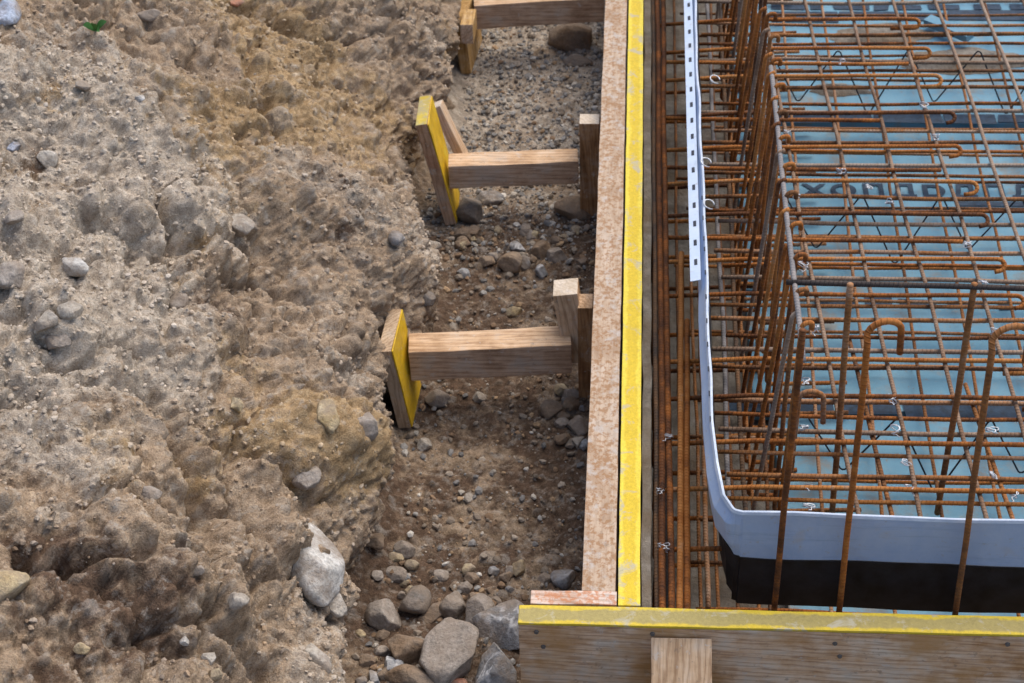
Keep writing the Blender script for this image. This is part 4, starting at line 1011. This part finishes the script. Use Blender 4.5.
# ------------------------------------------------------------------ waterstop
TZ, MZ, LZ = .13, .03, -.08
tp_px = [(694, -40), (697, 60), (702, 170), (706, 250), (708, 310), (710, 370), (712, 420), (717, 462), (724, 495)]
path = [at(x, y, TZ) for x, y in tp_px]; c1 = at(735, 512, TZ); c2 = at(1024, 521, TZ)
path += [np.array([c1[0]-.001, c1[1]+.005, TZ]), np.array([c1[0]+.012, c1[1]+.0005, TZ])]
dx = (c2-c1); path += [c1+dx*t for t in (.12, .3, .6, 1., 1.6, 2.6)]
path[0] = path[0]+(path[0]-path[1])*2.2
pth = resample(fillet(path, .010, 4), .03); pth = np.array(pth)
tan = np.gradient(pth, axis=0); tan[:, 2] = 0; tan /= np.linalg.norm(tan, axis=1)[:, None]
outw = np.stack([tan[:, 1], -tan[:, 0], 0*tan[:, 0]], 1)      # right of travel
outw = np.where((outw@np.array([-1, -1, 0]))[:, None] < 0, -outw, outw)   # towards the panels
isl = np.clip(-tan[:, 1], 0, 1)                                 # 1 on the left leg, 0 on the front leg
def ribbon(name, prof, mats, parent, thick=.0012):
    """prof: (offset towards the panels, z) pairs, offsets scaled by leg"""
    V = []; F = []; n_ = len(pth); m_ = len(prof)
    for s_ in (0, 1):
        for i in range(n_):
            for (a_, z) in prof:
                off = a_(isl[i]) if callable(a_) else a_
                w3 = .0034*mnoise.noise(Vector((pth[i][0]*9, pth[i][1]*9, z*12)))
                V.append(np.array([pth[i][0], pth[i][1], z+.0015*mnoise.noise(Vector((pth[i][0]*7, pth[i][1]*7, 3.))) ])+outw[i]*(off+w3+s_*thick))
    for s_ in (0, 1):
        for i in range(n_-1):
            for j in range(m_-1):
                k = s_*n_*m_; f = (k+i*m_+j, k+(i+1)*m_+j, k+(i+1)*m_+j+1, k+i*m_+j+1); F.append(f if s_ else f[::-1])
    K = n_*m_
    for i in range(n_-1):
        for j in (0, m_-1): F.append((i*m_+j, (i+1)*m_+j, K+(i+1)*m_+j, K+i*m_+j))
    for j in range(m_-1):
        for i in (0, n_-1): F.append((i*m_+j, i*m_+j+1, K+i*m_+j+1, K+i*m_+j))
    o = mesh_obj(name, V, F, mats, parent, smooth=False)
    bm = bmesh.new(); bm.from_mesh(o.data); bmesh.ops.recalc_face_normals(bm, faces=bm.faces); bm.to_mesh(o.data); bm.free()
    return o
ws = empty('waterstop', (c1[0], c1[1], LZ)); tag(ws, 'blue grey sheet metal waterstop bent round the corner with a black coated lower half', 'waterstop')
ribbon('steel_sheet', [(0, TZ-.004), (lambda l: .013*l, .105), (lambda l: .009*l, .06), (lambda l: -.007*l, MZ)], M['zinc'], ws)
ribbon('black_coating', [(lambda l: -.007*l-.001, MZ-.001), (lambda l: -.013*l-.001, -.02), (lambda l: -.018*l-.001, LZ)], M['black'], ws, .004)
ribbon('rolled_rim', [(lambda l: -.003+.0005*l, TZ+.001), (0, TZ+.0015), (lambda l: .002+.001*l, TZ-.003)], M['rim'], ws, .0012)
# little slots along the rim of the long leg
for k in range(11):
    y = .30+k*.062; i = int(np.argmin(np.abs(pth[:, 1]-y)+(pth[:, 0] > .17)*9)); p = pth[i]
    part_box('slot', (p[0]-.004, p[1]-.006, TZ+.0022), (p[0]-.0015, p[1]+.006, TZ+.0034), M['slot'], ws, cuts=0, bev=.0003, along='y', jit=0)
# perforated strip overlapping the far part
a = at(690.5, 283, TZ); b = at(683, -40, TZ); a2 = at(704, 283, TZ); b2 = at(697, -40, TZ)
root = empty('perforated_strip', (a[0], a[1], TZ)); tag(root, 'bright perforated metal strip lying along the far half of the waterstop', 'metal strip')
ln = (b-a); ln = ln/ln[1]
def quadplate(name, y0, y1, x0off, x1off, z0, z1, mat, th=.0014):
    V = []
    for y in (y0, y1):
        c = a+ln*(y-a[1])
        for (xo, z) in ((x0off, z0), (x1off, z1)): V += [(c[0]+xo, y, z), (c[0]+xo, y, z-th)]
    F = [(0, 2, 6, 4), (1, 5, 7, 3), (0, 1, 3, 2), (4, 6, 7, 5), (0, 4, 5, 1), (2, 3, 7, 6)]
    o = mesh_obj(name, V, F, mat, root)
    bm = bmesh.new(); bm.from_mesh(o.data); bmesh.ops.recalc_face_normals(bm, faces=bm.faces); bm.to_mesh(o.data); bm.free(); return o
WS_ = .0145
quadplate('strip_plate', a[1], 3.0, -.0005, WS_*1.25, TZ+.004, TZ+.008, M['zinc_light'])
quadplate('folded_lip', a[1], 3.0, WS_*1.25+.0005, WS_*1.45, TZ+.008, TZ-.03, M['zinc'])
yv = a[1]+.045
while yv < 2.6:
    quadplate('slot', yv, yv+.016, WS_*.50, WS_*.88, TZ+.0066, TZ+.0081, M['slot'], .0012); yv += .0585
# loose wire curls on the waterstop
for i, (x, y) in enumerate([(711, 205), (708, 163), (717, 80)]):
    p = at(x-2, y, TZ); R1 = .010; pts = [p+np.array([R1*math.cos(t), R1*math.sin(t), .006*math.sin(t*.7)]) for t in np.linspace(0, 5.4, 18)]
    V, F, U = tube_data(pts, .0012, 5); o = mesh_obj('wire_curl', V, F, M['wire'], uv=U, smooth=True)
    put(o, ['lowest curl of tie wire hanging on the waterstop', 'middle curl of tie wire hanging on the waterstop', 'topmost curl of tie wire hanging on the waterstop'][i], 'wire')
